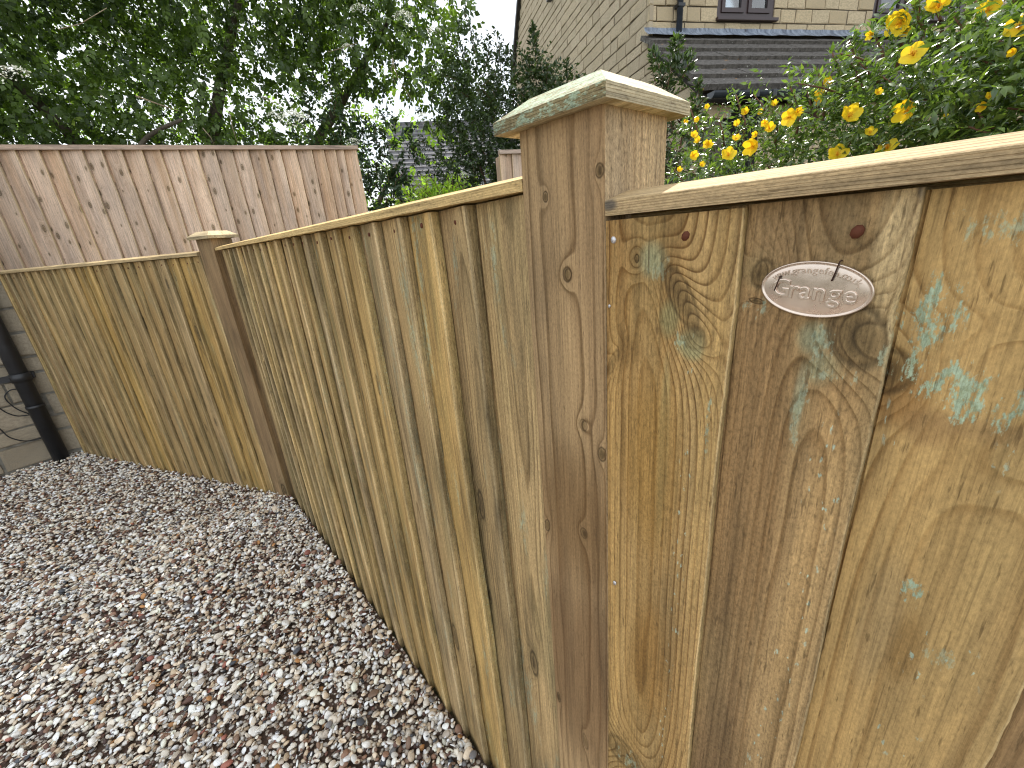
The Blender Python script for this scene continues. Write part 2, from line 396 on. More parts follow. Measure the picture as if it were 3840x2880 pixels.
w_a1 = wood('near_board_one_pine', (0.55, 0.37, 0.17), (0.23, 0.13, 0.05), pith=(0.03, 0.03), freq=210, wander=0.0018, contrast=1.0,
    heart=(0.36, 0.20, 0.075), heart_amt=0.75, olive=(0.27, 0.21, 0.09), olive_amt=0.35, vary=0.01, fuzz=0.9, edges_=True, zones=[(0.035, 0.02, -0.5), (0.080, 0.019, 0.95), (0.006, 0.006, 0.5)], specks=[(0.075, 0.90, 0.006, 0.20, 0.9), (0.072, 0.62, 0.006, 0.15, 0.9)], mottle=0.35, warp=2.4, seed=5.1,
    knots=[(0.0270, 1.1335, 0.0050, 0.0075, 0, 2.0, 0.30), (0.0275, 1.133, 0.0016, 0.003, 0, 0.5, 0.9), (0.0640, 1.104, 0.0085, 0.021, -0.45, 4.6, 0.80), (0.0745, 1.076, 0.0085, 0.0095, -0.2, 2.4, 0.5),
           (0.006, 1.045, 0.004, 0.012, 0.4, 1.5, 0.45), (0.021, 0.527, 0.022, 0.022, 0, 4.0, 0.65), (0.035, 0.52, 0.004, 0.012, -0.5, 1.0, 0.9)],
    mints=[(0.0675, 1.070, 0.008, 0.008, 0.6), (0.045, 1.125, 0.010, 0.010, 0.4), (0.090, 1.00, 0.002, 0.03, 0.8), (0.035, 0.525, 0.02, 0.02, 0.5)],
    stains=[(0.040, 1.132, 0.013, 0.016, 0.75, (0.40, 0.42, 0.25)), (0.0735, 1.070, 0.012, 0.012, 0.7, (0.34, 0.35, 0.19)), (0.055, 1.088, 0.009, 0.016, 0.6, (0.30, 0.30, 0.15)), (0.055, 0.97, 0.005, 0.09, 0.6, (0.40, 0.37, 0.19)), (0.015, 1.06, 0.022, 0.018, 0.7, (0.24, 0.145, 0.06)), (0.002, 1.05, 0.012, 0.03, 0.6, (0.30, 0.17, 0.07)), (0.09, 1.03, 0.008, 0.2, 0.75, (0.60, 0.39, 0.165)), (0.008, 0.92, 0.007, 0.22, 0.8, (0.62, 0.40, 0.17)), (0.009, 0.66, 0.008, 0.12, 0.8, (0.62, 0.40, 0.17)), (0.045, 0.95, 0.028, 0.1, 0.7, (0.40, 0.24, 0.085)),(0.05, 0.7, 0.025, 0.1, 0.7, (0.36, 0.20, 0.07)), (0.085, 0.6, 0.015, 0.15, 0.5, (0.5, 0.31, 0.13))])
w_a2 = wood('near_board_two_pine', (0.52, 0.345, 0.165), (0.23, 0.135, 0.055), pith=(0.035, 0.028), freq=215, wander=0.002, contrast=1.0,
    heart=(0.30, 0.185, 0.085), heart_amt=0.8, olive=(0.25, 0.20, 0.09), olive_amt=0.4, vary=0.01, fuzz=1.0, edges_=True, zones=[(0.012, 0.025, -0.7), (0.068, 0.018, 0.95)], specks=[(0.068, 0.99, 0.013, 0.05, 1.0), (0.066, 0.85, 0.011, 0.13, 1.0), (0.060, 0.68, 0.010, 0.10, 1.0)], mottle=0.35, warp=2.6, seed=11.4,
    knots=[(0.0135, 1.1215, 0.0065, 0.0090, 0.1, 2.6, 0.8), (0.069, 1.087, 0.0125, 0.017, -0.15, 4.2, 0.92), (0.012, 1.1035, 0.0045, 0.002, -0.9, 0.6, 0.95)],
    mints=[(0.052, 1.078, 0.007, 0.012, 0.6), (0.062, 1.062, 0.012, 0.006, 0.55), (0.046, 1.035, 0.004, 0.03, 0.5), (0.012, 1.10, 0.008, 0.008, 0.6), (0.084, 1.075, 0.006, 0.02, 0.6)],
    stains=[(0.0475, 1.083, 0.010, 0.012, 0.75, (0.40, 0.41, 0.25)), (0.056, 1.064, 0.012, 0.012, 0.75, (0.38, 0.38, 0.22)), (0.045, 1.04, 0.004, 0.03, 0.7, (0.44, 0.43, 0.27)), (0.066, 1.056, 0.012, 0.005, 0.6, (0.16, 0.09, 0.04)), (0.0135, 1.123, 0.012, 0.014, 0.4, (0.30, 0.29, 0.15)), (0.0755, 1.142, 0.009, 0.055, 1.0, (0.66, 0.49, 0.26)), (0.02, 0.95, 0.028, 0.2, 0.8, (0.33, 0.20, 0.09)), (0.02, 0.6, 0.03, 0.2, 0.8, (0.28, 0.165, 0.08)), (0.035, 1.15, 0.03, 0.03, 0.6, (0.33, 0.22, 0.11)), (0.083, 1.163, 0.003, 0.006, 0.9, (0.05, 0.05, 0.06)), (0.07, 0.9, 0.014, 0.2, 0.7, (0.56, 0.36, 0.16)), (0.065, 1.04, 0.016, 0.04, 0.6, (0.52, 0.32, 0.14))])
w_a3 = wood('near_board_three_pine', (0.56, 0.38, 0.175), (0.26, 0.145, 0.055), pith=(0.055, 0.035), freq=120, wander=0.0015, contrast=0.6,
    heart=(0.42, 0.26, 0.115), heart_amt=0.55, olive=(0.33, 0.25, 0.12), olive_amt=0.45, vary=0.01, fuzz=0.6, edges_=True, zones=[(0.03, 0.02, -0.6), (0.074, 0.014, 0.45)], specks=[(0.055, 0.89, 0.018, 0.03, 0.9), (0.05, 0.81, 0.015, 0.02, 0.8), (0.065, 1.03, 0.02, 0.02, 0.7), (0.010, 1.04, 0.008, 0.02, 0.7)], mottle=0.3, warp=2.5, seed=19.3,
    knots=[(0.000, 1.068, 0.011, 0.013, 0, 3.0, 0.85), (0.066, 1.045, 0.012, 0.02, 0.5, 1.6, 0.12), (0.050, 1.10, 0.02, 0.006, 0.3, 1.2, 0.1)],
    mints=[(0.014, 1.100, 0.013, 0.020, 1.0), (0.026, 1.069, 0.020, 0.012, 1.0), (0.040, 1.055, 0.014, 0.010, 1.0), (0.055, 1.063, 0.011, 0.012, 0.95), (0.037, 0.93, 0.006, 0.012, 1.0), (0.055, 0.895, 0.008, 0.008, 0.5), (0.03, 1.145, 0.02, 0.01, 0.6)],
    stains=[(0.006, 1.055, 0.016, 0.02, 0.8, (0.33, 0.19, 0.08)), (0.023, 1.040, 0.012, 0.012, 0.6, (0.28, 0.17, 0.08)), (0.040, 0.89, 0.008, 0.03, 0.65, (0.36, 0.22, 0.09)), (0.05, 1.045, 0.03, 0.008, 0.5, (0.31, 0.20, 0.1)), (0.025, 0.9, 0.01, 0.06, 0.4, (0.36, 0.27, 0.15))])
w_a4 = wood('near_board_four_pine', (0.40, 0.26, 0.12), (0.22, 0.13, 0.05), gen_knots=0.1, heart_amt=0.6, olive_amt=0.5, vary=0.02, seed=3.3)
w_cap1 = wood('near_cap_pine', (0.74, 0.63, 0.43), (0.36, 0.27, 0.13), along='X', pith=(0.0, 0.07), freq=420, wander=0.002, heart_amt=0.05, olive_amt=0.25, olive=(0.3, 0.27, 0.14), vary=0.01, contrast=0.9, fuzz=0.7)
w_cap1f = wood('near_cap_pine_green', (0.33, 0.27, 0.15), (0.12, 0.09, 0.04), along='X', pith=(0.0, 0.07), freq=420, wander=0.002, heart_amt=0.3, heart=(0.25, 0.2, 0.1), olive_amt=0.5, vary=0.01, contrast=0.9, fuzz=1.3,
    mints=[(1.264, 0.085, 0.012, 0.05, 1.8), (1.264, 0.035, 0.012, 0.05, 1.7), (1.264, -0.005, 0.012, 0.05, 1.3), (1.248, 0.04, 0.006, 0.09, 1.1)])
w_post1s = wood('near_post_pine_side', (0.56, 0.41, 0.24), (0.33, 0.21, 0.11), along='Z', pith=(0.2, 0.0), freq=230, wander=0.003, contrast=0.5, heart_amt=0.15, olive_amt=0.15, vary=0.01, fuzz=1.3, mottle=0.08, seed=8.2,
    stains=[(0.0916, 1.197, 0.02, 0.009, 0.0, (0.2, 0.1, 0.05))])
w_cap1r = wood('near_cap_pine_right', (0.76, 0.65, 0.44), (0.33, 0.24, 0.115), along='Y', pith=(0.0, 1.2), freq=420, wander=0.002, heart_amt=0.05, olive_amt=0.15, vary=0.01, contrast=1.0, fuzz=0.7)

m_rust = simple('rusty_nail_iron', (0.12, 0.035, 0.015), 0.7, 0.4, 0.3, 0.4, 400)
m_galv = simple('shiny_nail_zinc', (0.62, 0.60, 0.60), 0.4, 0.5, 0.7, 0.2, 400)

# ------------------------------------------------------------------ ground
def m_earth():
    n = NT('grit_base'); c = n.coord()
    v = n.voro(c, 95.0); q = n.sep(v.outputs['Color'])[0]
    col = n.ramp(q, [(0.0, (0.10, 0.06, 0.045)), (0.3, (0.22, 0.14, 0.10)), (0.45, (0.60, 0.52, 0.43)), (0.75, (0.78, 0.73, 0.66)), (1.0, (0.5, 0.38, 0.26))], 'CONSTANT')
    col = n.mix(n.rng(v.outputs['Distance'], 0.35, 0.6), col, (0.07, 0.045, 0.03))
    return n.done(col, 0.9, n.bump(v.outputs['Distance'], 1.0, -0.006), 0.3)
def m_grass_ground():
    n = NT('ground_soil_and_turf'); c = n.coord()
    f = n.noise(c, 1.3, 8, 0.65); g = n.noise(c, 60, 4, 0.7)
    col = n.mix(n.rng(f, 0.4, 0.6), (0.05, 0.07, 0.022), (0.12, 0.085, 0.05))
    return n.done(n.mix(n.rng(g, 0.3, 0.7), col, (0.03, 0.035, 0.015)), 0.95, n.bump(g, 0.6, 0.02))
gm = mesh('ground', [(-150, -150, -0.03), (150, -150, -0.03), (150, 150, -0.03), (-150, 150, -0.03)], [(0, 1, 2, 3)], [m_grass_ground()])
tag(link('ground', gm), kind='structure')
gb = mesh('driveway', [(-4.6, -4.5, -0.012), (2.0, -4.5, -0.012), (2.0, 0.30, -0.012), (-2.25, 0.30, -0.012), (-4.6, -0.9, -0.012)], [(0, 1, 2, 3, 4)], [m_earth()])
tag(link('driveway', gb), kind='structure')

# ------------------------------------------------------------------ fence builders
def board_mesh(name, w, z0, z1, mat, t=0.014, thin=0.007, over=0.012, nseg=26, wob=0.0012, flip=False, chunk=None, rough_edge=0.0, g=0.0036, r=0.0024, y0=None, gd=0.0075):
    """feather-edge board: local x 0..w, thick edge at x=w, front towards -y"""
    prof = [(-over, t + 0.0008), (-0.0006, t + 0.0008), (0.0002, t + gd), (g * 0.5, t + gd), (g, t + 0.0004), (w * 0.5, t * 0.52), (w - r * 1.3, 0.0004), (w - r * 0.35, r * 0.35), (w, r * 1.1), (w, t), (w, t), (-over, t + 0.0105)]
    if over == 0.0: prof[:5] = [(0.0, t), (0.0002, t), (0.0004, t), (0.0006, t), (0.0008, t)]
    if y0 is not None: prof[:6] = [(0.0, y0), (0.0002, y0), (0.0004, y0), (0.0006, y0), (0.0008, y0), (w * 0.5, y0 * 0.5)]
    k = len(prof)
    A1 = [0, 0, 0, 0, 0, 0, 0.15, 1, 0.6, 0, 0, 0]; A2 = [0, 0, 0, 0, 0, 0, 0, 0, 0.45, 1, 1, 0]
    ph = random.uniform(0, 50)
    V = []
    for i in range(nseg + 1):
        z = z0 + (z1 - z0) * i / nseg
        e = (math.sin(z * 9 + ph) * 0.6 + math.sin(z * 23 + ph * 2) * 0.4) * wob
        ey = math.sin(z * 4.3 + ph * 3) * 0.0012
        e += random.uniform(-1, 1) * rough_edge
        cut = chunk(z) if chunk else 0.0
        for j, (x, y) in enumerate(prof):
            xx = x + (e if j in (6, 7, 8, 9, 10) else 0)
            if j in (6, 7, 8): xx -= cut * (1.0 if j != 8 else 0.55); y = y + cut * (0.9 if j != 6 else 0.15)
            V.append((xx, y + ey, z))
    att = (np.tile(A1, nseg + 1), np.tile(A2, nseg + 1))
    F = []
    for i in range(nseg):
        for j in range(k):
            j2 = (j + 1) % k
            F.append((i * k + j, i * k + j2, (i + 1) * k + j2, (i + 1) * k + j))
    F.append(tuple(range(k))[::-1]); F.append(tuple(nseg * k + j for j in range(k)))
    if flip: V = [(w - x, y, z) for x, y, z in V]; F = [f[::-1] for f in F]
    me = mesh(name, V, F, [mat])
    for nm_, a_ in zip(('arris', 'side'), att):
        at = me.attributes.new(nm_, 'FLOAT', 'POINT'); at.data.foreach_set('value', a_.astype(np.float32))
    return me

def rail_mesh(name, L, z0, z1, mat, depth=0.03, rise=0.007, nseg=30, wob=0.0006, bow=0.0):
    """capping rail: local x 0..L, front at y=0, bevelled top rising to the back"""
    prof = [(0.0004, z0), (0, z1 - 0.0006), (0.0008, z1), (depth, z1 + rise), (depth, z0)]
    k = len(prof); V = []; ph = random.uniform(0, 9)
    for i in range(nseg + 1):
        x = L * i / nseg
        e = math.sin(x * 5 + ph) * wob + math.sin(x * 17 + ph) * wob * 0.4 + bow * math.sin(math.pi * x / L)
        for (y, z) in prof: V.append((x, y + e, z + e * 0.6))
    F = [(i * k + j, (i + 1) * k + j, (i + 1) * k + (j + 1) % k, i * k + (j + 1) % k) for i in range(nseg) for j in range(k)]
    F.append(tuple(range(k))); F.append(tuple(nseg * k + j for j in range(k))[::-1])
    return mesh(name, V, F, [mat])

nail_me = {}
def nail(parent, x, y, z, mat=None, r=0.0028):
    mat = mat or m_rust
    key = mat.name
    if key not in nail_me:
        V, F = [], []
        for k in range(8):
            a = 2 * math.pi * k / 8
            V.append((math.cos(a), -0.25, math.sin(a) * 1.25)); 
        for k in range(8):
            a = 2 * math.pi * k / 8
            V.append((math.cos(a) * 1.1, 0.3, math.sin(a) * 1.35))
        V.append((0, -0.1, 0))
        for k in range(8): F.append((k, (k + 1) % 8, (k + 1) % 8 + 8, k + 8)); F.append((k, 16, (k + 1) % 8))
        nail_me[key] = mesh('nail', V, F, [mat], smooth=True)
    o = link('nail', nail_me[key], parent, (x, y, z)); s = r * random.uniform(0.75, 1.15)
    o.scale = (s, s, s); o.rotation_euler = (0, random.uniform(-0.5, 0.5), 0)
    return o

YB = 0.2988 + 0.0002    # front plane of the boards' thick edges
YF = 0.291              # front plane of posts and rails

# ---- panel A (nearest, right of the near post)
pa = empty('board_fence', (-0.2134, YB, 0))
tag(pa, 'nearest fence panel of wide feather-edge boards right of the tall capped post', 'fence panel', 'new treated timber fence panels')
xs = [-0.2134, -0.1135, -0.0290, 0.0560, 0.1410, 0.226, 0.311, 0.396, 0.481, 0.566, 0.651, 0.736, 0.821, 0.906, 0.991, 1.076]
def chunk2(z):
    c = 0.0
    if 1.098 < z < 1.135: c = 0.0035 * (1 - (z - 1.098) / 0.037)
    elif 1.086 < z <= 1.098: c = 0.0035 * (z - 1.086) / 0.012
    return c
hero = [w_a1, w_a2, w_a3, w_a4]
for i in range(len(xs) - 1):
    w = xs[i + 1] - xs[i]
    mat = hero[i] if i < 4 else w_board
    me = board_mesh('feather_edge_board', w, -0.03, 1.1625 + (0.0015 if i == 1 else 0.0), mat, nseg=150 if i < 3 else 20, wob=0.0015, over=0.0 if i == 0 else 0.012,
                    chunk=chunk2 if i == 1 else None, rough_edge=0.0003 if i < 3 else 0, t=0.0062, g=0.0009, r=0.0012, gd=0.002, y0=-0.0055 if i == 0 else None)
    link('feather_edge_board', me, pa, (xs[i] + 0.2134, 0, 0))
    if i > 2: nail(pa, xs[i] + 0.2134 + w * 0.7, 0.003, 1.14)
me = rail_mesh('capping_rail', 1.29, 1.1655, 1.1770, w_railA, nseg=60)
link('capping_rail', me, pa, (0.0, YF - YB, 0))
for zz in (0.25, 0.7, 1.129):
    box('back_rail', (0.004, 1.29, 0.0226, 0.055, zz, zz + 0.0425), w_rail, pa)
nail(pa, 0.0070, -0.0058, 1.1478, m_galv, 0.0028); nail(pa, 0.0645, -0.0018, 1.1476, r=0.0031); nail(pa, 0.1597, 0.0008, 1.1446, r=0.0036)
nail(pa, 0.0095, -0.0056, 0.798, m_galv, 0.0022); nail(pa, 0.003, -0.0058, 1.095, m_galv, 0.0010)

# ---- panel B (middle)
xb0, xb1 = -2.150, -0.3053
pb = empty('board_fence', (xb0, YB, 0))
tag(pb, 'long fence panel receding between the tall capped post and the far capped post', 'fence panel', 'new treated timber fence panels')
sb = [-0.408, -0.4835, -0.5665, -0.6505, -0.7345, -0.820, -0.904, -0.998, -1.068, -1.143, -1.234]
while sb[-1] - 0.0875 > xb0 + 0.05: sb.append(sb[-1] - random.uniform(0.082, 0.093))
edges = [xb0] + sb[::-1] + [xb1]
for i in range(len(edges) - 1):
    w = edges[i + 1] - edges[i]
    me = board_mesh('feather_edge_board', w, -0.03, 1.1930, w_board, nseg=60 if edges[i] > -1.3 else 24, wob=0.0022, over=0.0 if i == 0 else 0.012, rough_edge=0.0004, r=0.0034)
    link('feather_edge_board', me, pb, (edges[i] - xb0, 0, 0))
    nail(pb, edges[i + 1] - xb0 - 0.026 + random.uniform(-0.003, 0.003), 0.0035, 1.177 + random.uniform(-0.002, 0.002), r=0.0026)
me = rail_mesh('capping_rail', xb1 - xb0, 1.1950, 1.2055, w_rail, nseg=60)
link('capping_rail', me, pb, (0, YF - YB, 0))
for zz in (0.25, 0.7, 1.161): box('back_rail', (0, xb1 - xb0, 0.0226, 0.055, zz, zz + 0.04), w_rail, pb)
nail(pb, -0.318 - xb0, 0.004, 0.70, m_galv, 0.0012); nail(pb, -0.3215 - xb0, 0.004, 0.66, m_galv, 0.0018)

# ---- panel C (far, turned)
dC = Vector((0.893, 0.45, 0)).normalized(); angC = math.atan2(dC.y, dC.x)
c0 = Vector((-2.2405, 0.2405, 0)) - dC * 1.83
pc = empty('board_fence', c0, angC)
tag(pc, 'farthest new fence panel ending at the stone wall with the black drainpipe', 'fence panel', 'new treated timber fence panels')
g1 = Vector((-2.3075, 0.207, 0))
s0 = (g1 - c0).dot(dC)
sc_ = [0.004, -0.092, -0.176, -0.264, -0.347, -0.431, -0.514, -0.605, -0.694, -0.767, -0.854, -0.938, -1.02, -1.115, -1.191, -1.285, -1.382, -1.455, -1.535, -1.62, -1.70]
edges = [0.0] + [s + s0 for s in sc_[::-1] if s + s0 > 0.03] + [1.83]
for i in range(len(edges) - 1):
    w = edges[i + 1] - edges[i]
    me = board_mesh('feather_edge_board', w, -0.03, 1.1790, w_board_c, nseg=16, wob=0.0016, over=0.0 if i == 0 else 0.012)
    link('feather_edge_board', me, pc, (edges[i], 0, 0))
    nail(pc, edges[i + 1] - 0.026, 0.0035, 1.155 + random.uniform(-0.003, 0.003), r=0.0026)
me = rail_mesh('capping_rail', 1.83, 1.1810, 1.1930, w_rail, nseg=40)
link('capping_rail', me, pc, (0, -0.008, 0))
for zz in (0.25, 0.7, 1.147): box('back_rail', (0, 1.83, 0.0226, 0.055, zz, zz + 0.04), w_rail, pc)

# ---- posts
def post(loc, rz, ztop, label, mat, size=0.0916, side_mat=None):
    p = empty('fence_post', loc, rz); tag(p, label, 'fence post', 'timber fence posts with flat caps')
    s = size
    V = []; nz_ = 40
    for i in range(nz_ + 1):
        z = -0.05 + (ztop + 0.05) * i / nz_
        e = 0.0005 * math.sin(z * 7 + loc[0] * 9)
        b = 0.0016
        for (x, y) in ((b, 0), (s - b, 0), (s, b), (s, s - b), (s - b, s), (b, s), (0, s - b), (0, b)): V.append((x + e, y, z))
    F = [(i * 8 + j, i * 8 + (j + 1) % 8, (i + 1) * 8 + (j + 1) % 8, (i + 1) * 8 + j) for i in range(nz_) for j in range(8)]
    F.append(tuple(nz_ * 8 + j for j in range(8)))
    mi = [(1 if (side_mat and i % 8 in (2, 3)) else 0) for i in range(nz_ * 8)] + [0]
    link('post_shaft', mesh('post_shaft', V, F, [mat, side_mat or mat], mi=mi), p)
    return p
p1 = post((-0.3050, YF, 0), 0, 1.2435, 'tall timber post with green stained cap standing left of the oval badge', w_post1, side_mat=w_post1s)
def cap_mesh(x0, x1, y0, y1, ix0, ix1, iy0, iy1, z0, z1, z2, mats, sub=10):
    V = [(x0, y0, z0), (x1, y0, z0), (x1, y1, z0), (x0, y1, z0), (x0, y0, z1), (x1, y0, z1), (x1, y1, z1), (x0, y1, z1),
         (ix0, iy0, z2), (ix1, iy0, z2), (ix1, iy1, z2), (ix0, iy1, z2)]
    F = [(0, 3, 2, 1), (0, 1, 5, 4), (1, 2, 6, 5), (2, 3, 7, 6), (3, 0, 4, 7), (4, 5, 9, 8), (5, 6, 10, 9), (6, 7, 11, 10), (7, 4, 8, 11), (8, 9, 10, 11)]
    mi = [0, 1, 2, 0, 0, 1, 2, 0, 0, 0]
    bm = bmesh.new()
    vv = [bm.verts.new(v) for v in V]
    for f, m_ in zip(F, mi): fc = bm.faces.new([vv[i] for i in f]); fc.material_index = m_
    bmesh.ops.subdivide_edges(bm, edges=list(bm.edges), cuts=sub, use_grid_fill=True)
    for v in bm.verts:
        p = v.co
        q = math.sin(p.x * 330 + p.z * 900) * math.sin(p.y * 290 + 2) * 0.0003
        v.co = p + Vector((q, q, q * 1.2)) * 0.3
    me = bpy.data.meshes.new('post_cap'); bm.to_mesh(me); bm.free()
    for m_ in mats: me.materials.append(m_)
    return me
me = cap_mesh(-0.019, 0.1025, -0.0125, 0.108, 0.000, 0.0765, 0.0165, 0.0905, 1.2425, 1.2525, 1.2700, [w_cap1, w_cap1f, w_cap1r])
link('post_cap', me, p1)
p2 = post(tuple(Vector((-2.150, 0.285, 0)) - dC * 0.0916), angC, 1.243, 'second capped post darker brown at the bend where the fence turns', w_post2)
me = cap_mesh(-0.02, 0.1116, -0.02, 0.1116, 0.006, 0.0856, 0.006, 0.0856, 1.2425, 1.254, 1.272, [w_cap2, w_cap2, w_cap2], 3)
link('post_cap', me, p2)
# ---- fence D: weathered tall fence behind
dD = Vector((0.298, 0.955, 0)).normalized(); angD = math.atan2(dD.y, dD.x)
eD = Vector((-3.555, 1.615, 0))
LD = 2.75
pd = empty('board_fence', eD - dD * LD, angD)
tag(pd, 'taller weathered pinkish fence panel in front of the dark elder tree', 'fence panel')
sD = [-.091, -.147, -.219, -.301, -.400, -.496, -.587, -.686, -.779, -.876, -.971, -1.07, -1.163, -1.256, -1.353, -1.447, -1.538, -1.645, -1.729, -1.828, -1.92, -2.01, -2.10, -2.19, -2.28, -2.37]
ed = [0.0] + [LD + s * 1.101 for s in sD[::-1]] + [LD]
ZD = 1.92
for i in range(len(ed) - 1):
    w = ed[i + 1] - ed[i]
    me = board_mesh('feather_edge_board', w, 0.02, ZD - 0.028, w_old, nseg=14, wob=0.003, t=0.024, r=0.003, g=0.006)
    link('feather_edge_board', me, pd, (ed[i], 0, 0))
me = rail_mesh('capping_rail', LD + 0.012, ZD - 0.030, ZD - 0.003, w_rail_old, depth=0.045, rise=0.003)
me.materials.clear(); me.materials.append(wood('weathered_capping_x', (0.62, 0.47, 0.37), (0.42, 0.3, 0.22), along='X', freq=300, olive_amt=0.0, heart_amt=0.2, vary=0.05))
link('capping_rail', me, pd, (0, -0.014, 0))
for zz in (0.3, 0.95, 1.7): box('back_rail', (0, LD, 0.026, 0.06, zz, zz + 0.05), w_old, pd)
# ---- fence E: end of another weathered fence seen beside the near post
pe = empty('board_fence', (-2.70, 2.36, 0), math.atan2(0.9, 0.42))
tag(pe, 'end of a weathered fence panel peeping out left of the tall capped post', 'fence panel')
xx = 0.0
while xx < 0.9:
    w = random.uniform(0.10, 0.12)
    link('feather_edge_board', board_mesh('feather_edge_board', w, 0.02, 1.745, w_old, nseg=10, wob=0.002, flip=True, t=0.017), pe, (xx, 0, 0)); xx += w
me = rail_mesh('capping_rail', xx, 1.745, 1.772, me.materials[0], depth=0.05, rise=0.003); link('capping_rail', me, pe, (0, -0.014, 0))
box('end_post', (-0.001, 0.05, 0.022, 0.115, 0, 1.735), w_old, pe)

# ------------------------------------------------------------------ oval badge on the second near board
def m_badge():
    n = NT('stamped_metal_badge'); c = n.coord()
    f = n.noise(c, 45, 4, 0.6); g = n.noise(c, 900, 2, 0.5)
    col = n.mix(n.rng(f, 0.3, 0.7), (0.62, 0.50, 0.42), (0.72, 0.60, 0.50))
    n.b.inputs['Metallic'].default_value = 0.85
    return n.done(col, n.rng(f, 0.3, 0.7, 0.2, 0.34), n.bump(g, 0.08, 0.0002), 0.5)
mb = m_badge()
tilt = math.atan2(0.0143, 0.0845)       # slope of the board's face
pl = empty('oval_badge', (-0.0700, 0.3015, 1.1128))
tag(pl, 'small oval metal badge stapled to the second board right of the tall post', 'badge')
pl.rotation_euler = (0, R_(3.6), 0)
pl.rotation_euler = Euler((0, R_(3.6), -tilt * 0.55)).copy()
A_, B_ = 0.0294, 0.0166
prof = [(1.0, 0.0009), (1.0, 0.0003), (0.985, -0.0001), (0.965, -0.0003), (0.945, -0.0001), (0.925, 0.00035), (0.905, 0.0005), (0.88, 0.00035), (0.7, 0.0001), (0.35, -0.0001), (0.0, -0.0002)]
V, F = [], []
NS = 72
for j, (rr, yy) in enumerate(prof[:-1]):
    for k in range(NS):
        a = 2 * math.pi * k / NS
        # keep rim width even all round
        ax = A_ - (1 - rr) * B_ * 1.15 if rr > 0.8 else A_ * rr * 0.96; bz = B_ - (1 - rr) * B_ * 1.15 if rr > 0.8 else B_ * rr * 0.94
        V.append((ax * math.cos(a), yy, bz * math.sin(a)))
V.append((0, prof[-1][1], 0))
for j in range(len(prof) - 2):
    for k in range(NS):
        k2 = (k + 1) % NS
        F.append((j * NS + k, j * NS + k2, (j + 1) * NS + k2, (j + 1) * NS + k))
jl = (len(prof) - 2) * NS
for k in range(NS): F.append((jl + k, jl + (k + 1) % NS, len(V) - 1))
F.append(tuple(range(NS))[::-1])
link('badge_plate', mesh('badge_plate', V, F, [mb], smooth=True), pl)
def text_mesh(chars, ext=0.00022, bev=0.00020):
    """chars: list of (char, x, z, angle, size)"""
    Vt, Ft = [], []
    for ch, x, z, an, size in chars:
        cu = bpy.data.curves.new('glyph', 'FONT'); cu.body = ch; cu.size = size; cu.extrude = ext; cu.bevel_depth = bev; cu.bevel_resolution = 1
        cu.align_x = 'CENTER'; cu.resolution_u = 3; cu.offset = -0.00004
        ob = bpy.data.objects.new('glyph', cu); COL.objects.link(ob)
        dg = bpy.context.evaluated_depsgraph_get()
        me_ = ob.evaluated_get(dg).to_mesh()
        off = len(Vt)
        ca, sa = math.cos(an), math.sin(an)
        for v in me_.vertices:
            px, pz = v.co.x, v.co.y
            Vt.append((x + px * ca - pz * sa, -v.co.z, z + px * sa + pz * ca))
        for p in me_.polygons: Ft.append(tuple(off + i for i in p.vertices))
        ob.evaluated_get(dg).to_mesh_clear()
        bpy.data.objects.remove(ob); bpy.data.curves.remove(cu)
    return Vt, Ft
word = 'Grange'; wx = [-0.0172, -0.0100, -0.0037, 0.0037, 0.0115, 0.0190]
chars = [(c, x, -0.0058, 0.0, 0.0150) for c, x in zip(word, wx)]
Vt, Ft = text_mesh(chars, 0.0006, 0.00050)
o = link('name_lettering', mesh('name_lettering', Vt, Ft, [mb], smooth=False), pl, (0, 0.0000, 0))
url = 'www.grangefen.co.uk'
adv = {'w': 1.35, '.': 0.55, 'f': 0.62, 'r': 0.72, 'n': 1, 'c': 0.92, 'k': 0.95}
tot = sum(adv.get(c, 1.0) for c in url); pos = 0; chars = []
for c in url:
    a = adv.get(c, 1.0); mid = (pos + a / 2) / tot; pos += a
    th = R_(157 - 132 * mid)
    ex, ez = 0.0232 * math.cos(th), 0.0094 * math.sin(th) + 0.0002
    slope = math.atan2(0.0092 * math.cos(th) * -1, 0.0222 * math.sin(th))
    chars.append((c, ex, ez, slope, 0.0056))
Vt, Ft = text_mesh(chars, 0.00045, 0.00010)
link('web_lettering', mesh('web_lettering', Vt, Ft, [mb], smooth=False), pl, (0, 0.0000, 0))
m_staple = simple('rusty_staple_wire', (0.05, 0.022, 0.014), 0.65, 0.4, 0.4, 0.4, 900)
for (x, z, l, an) in ((-0.0197, 0.0018, 0.0092, 0.20), (0.0095, 0.0118, 0.0112, 0.16)):
    d_ = Vector((math.sin(an), 0, math.cos(an))) * l / 2
    c_ = Vector((x, -0.0010, z))
    tube('staple', [c_ - d_ + Vector((0, 0.003, 0)), c_ - d_, c_ - d_ * 0.3 + Vector((0.0001, 0, 0)), c_ + d_ * 0.4, c_ + d_, c_ + d_ + Vector((0, 0.003, 0))], 0.00042, m_staple, pl, 6)

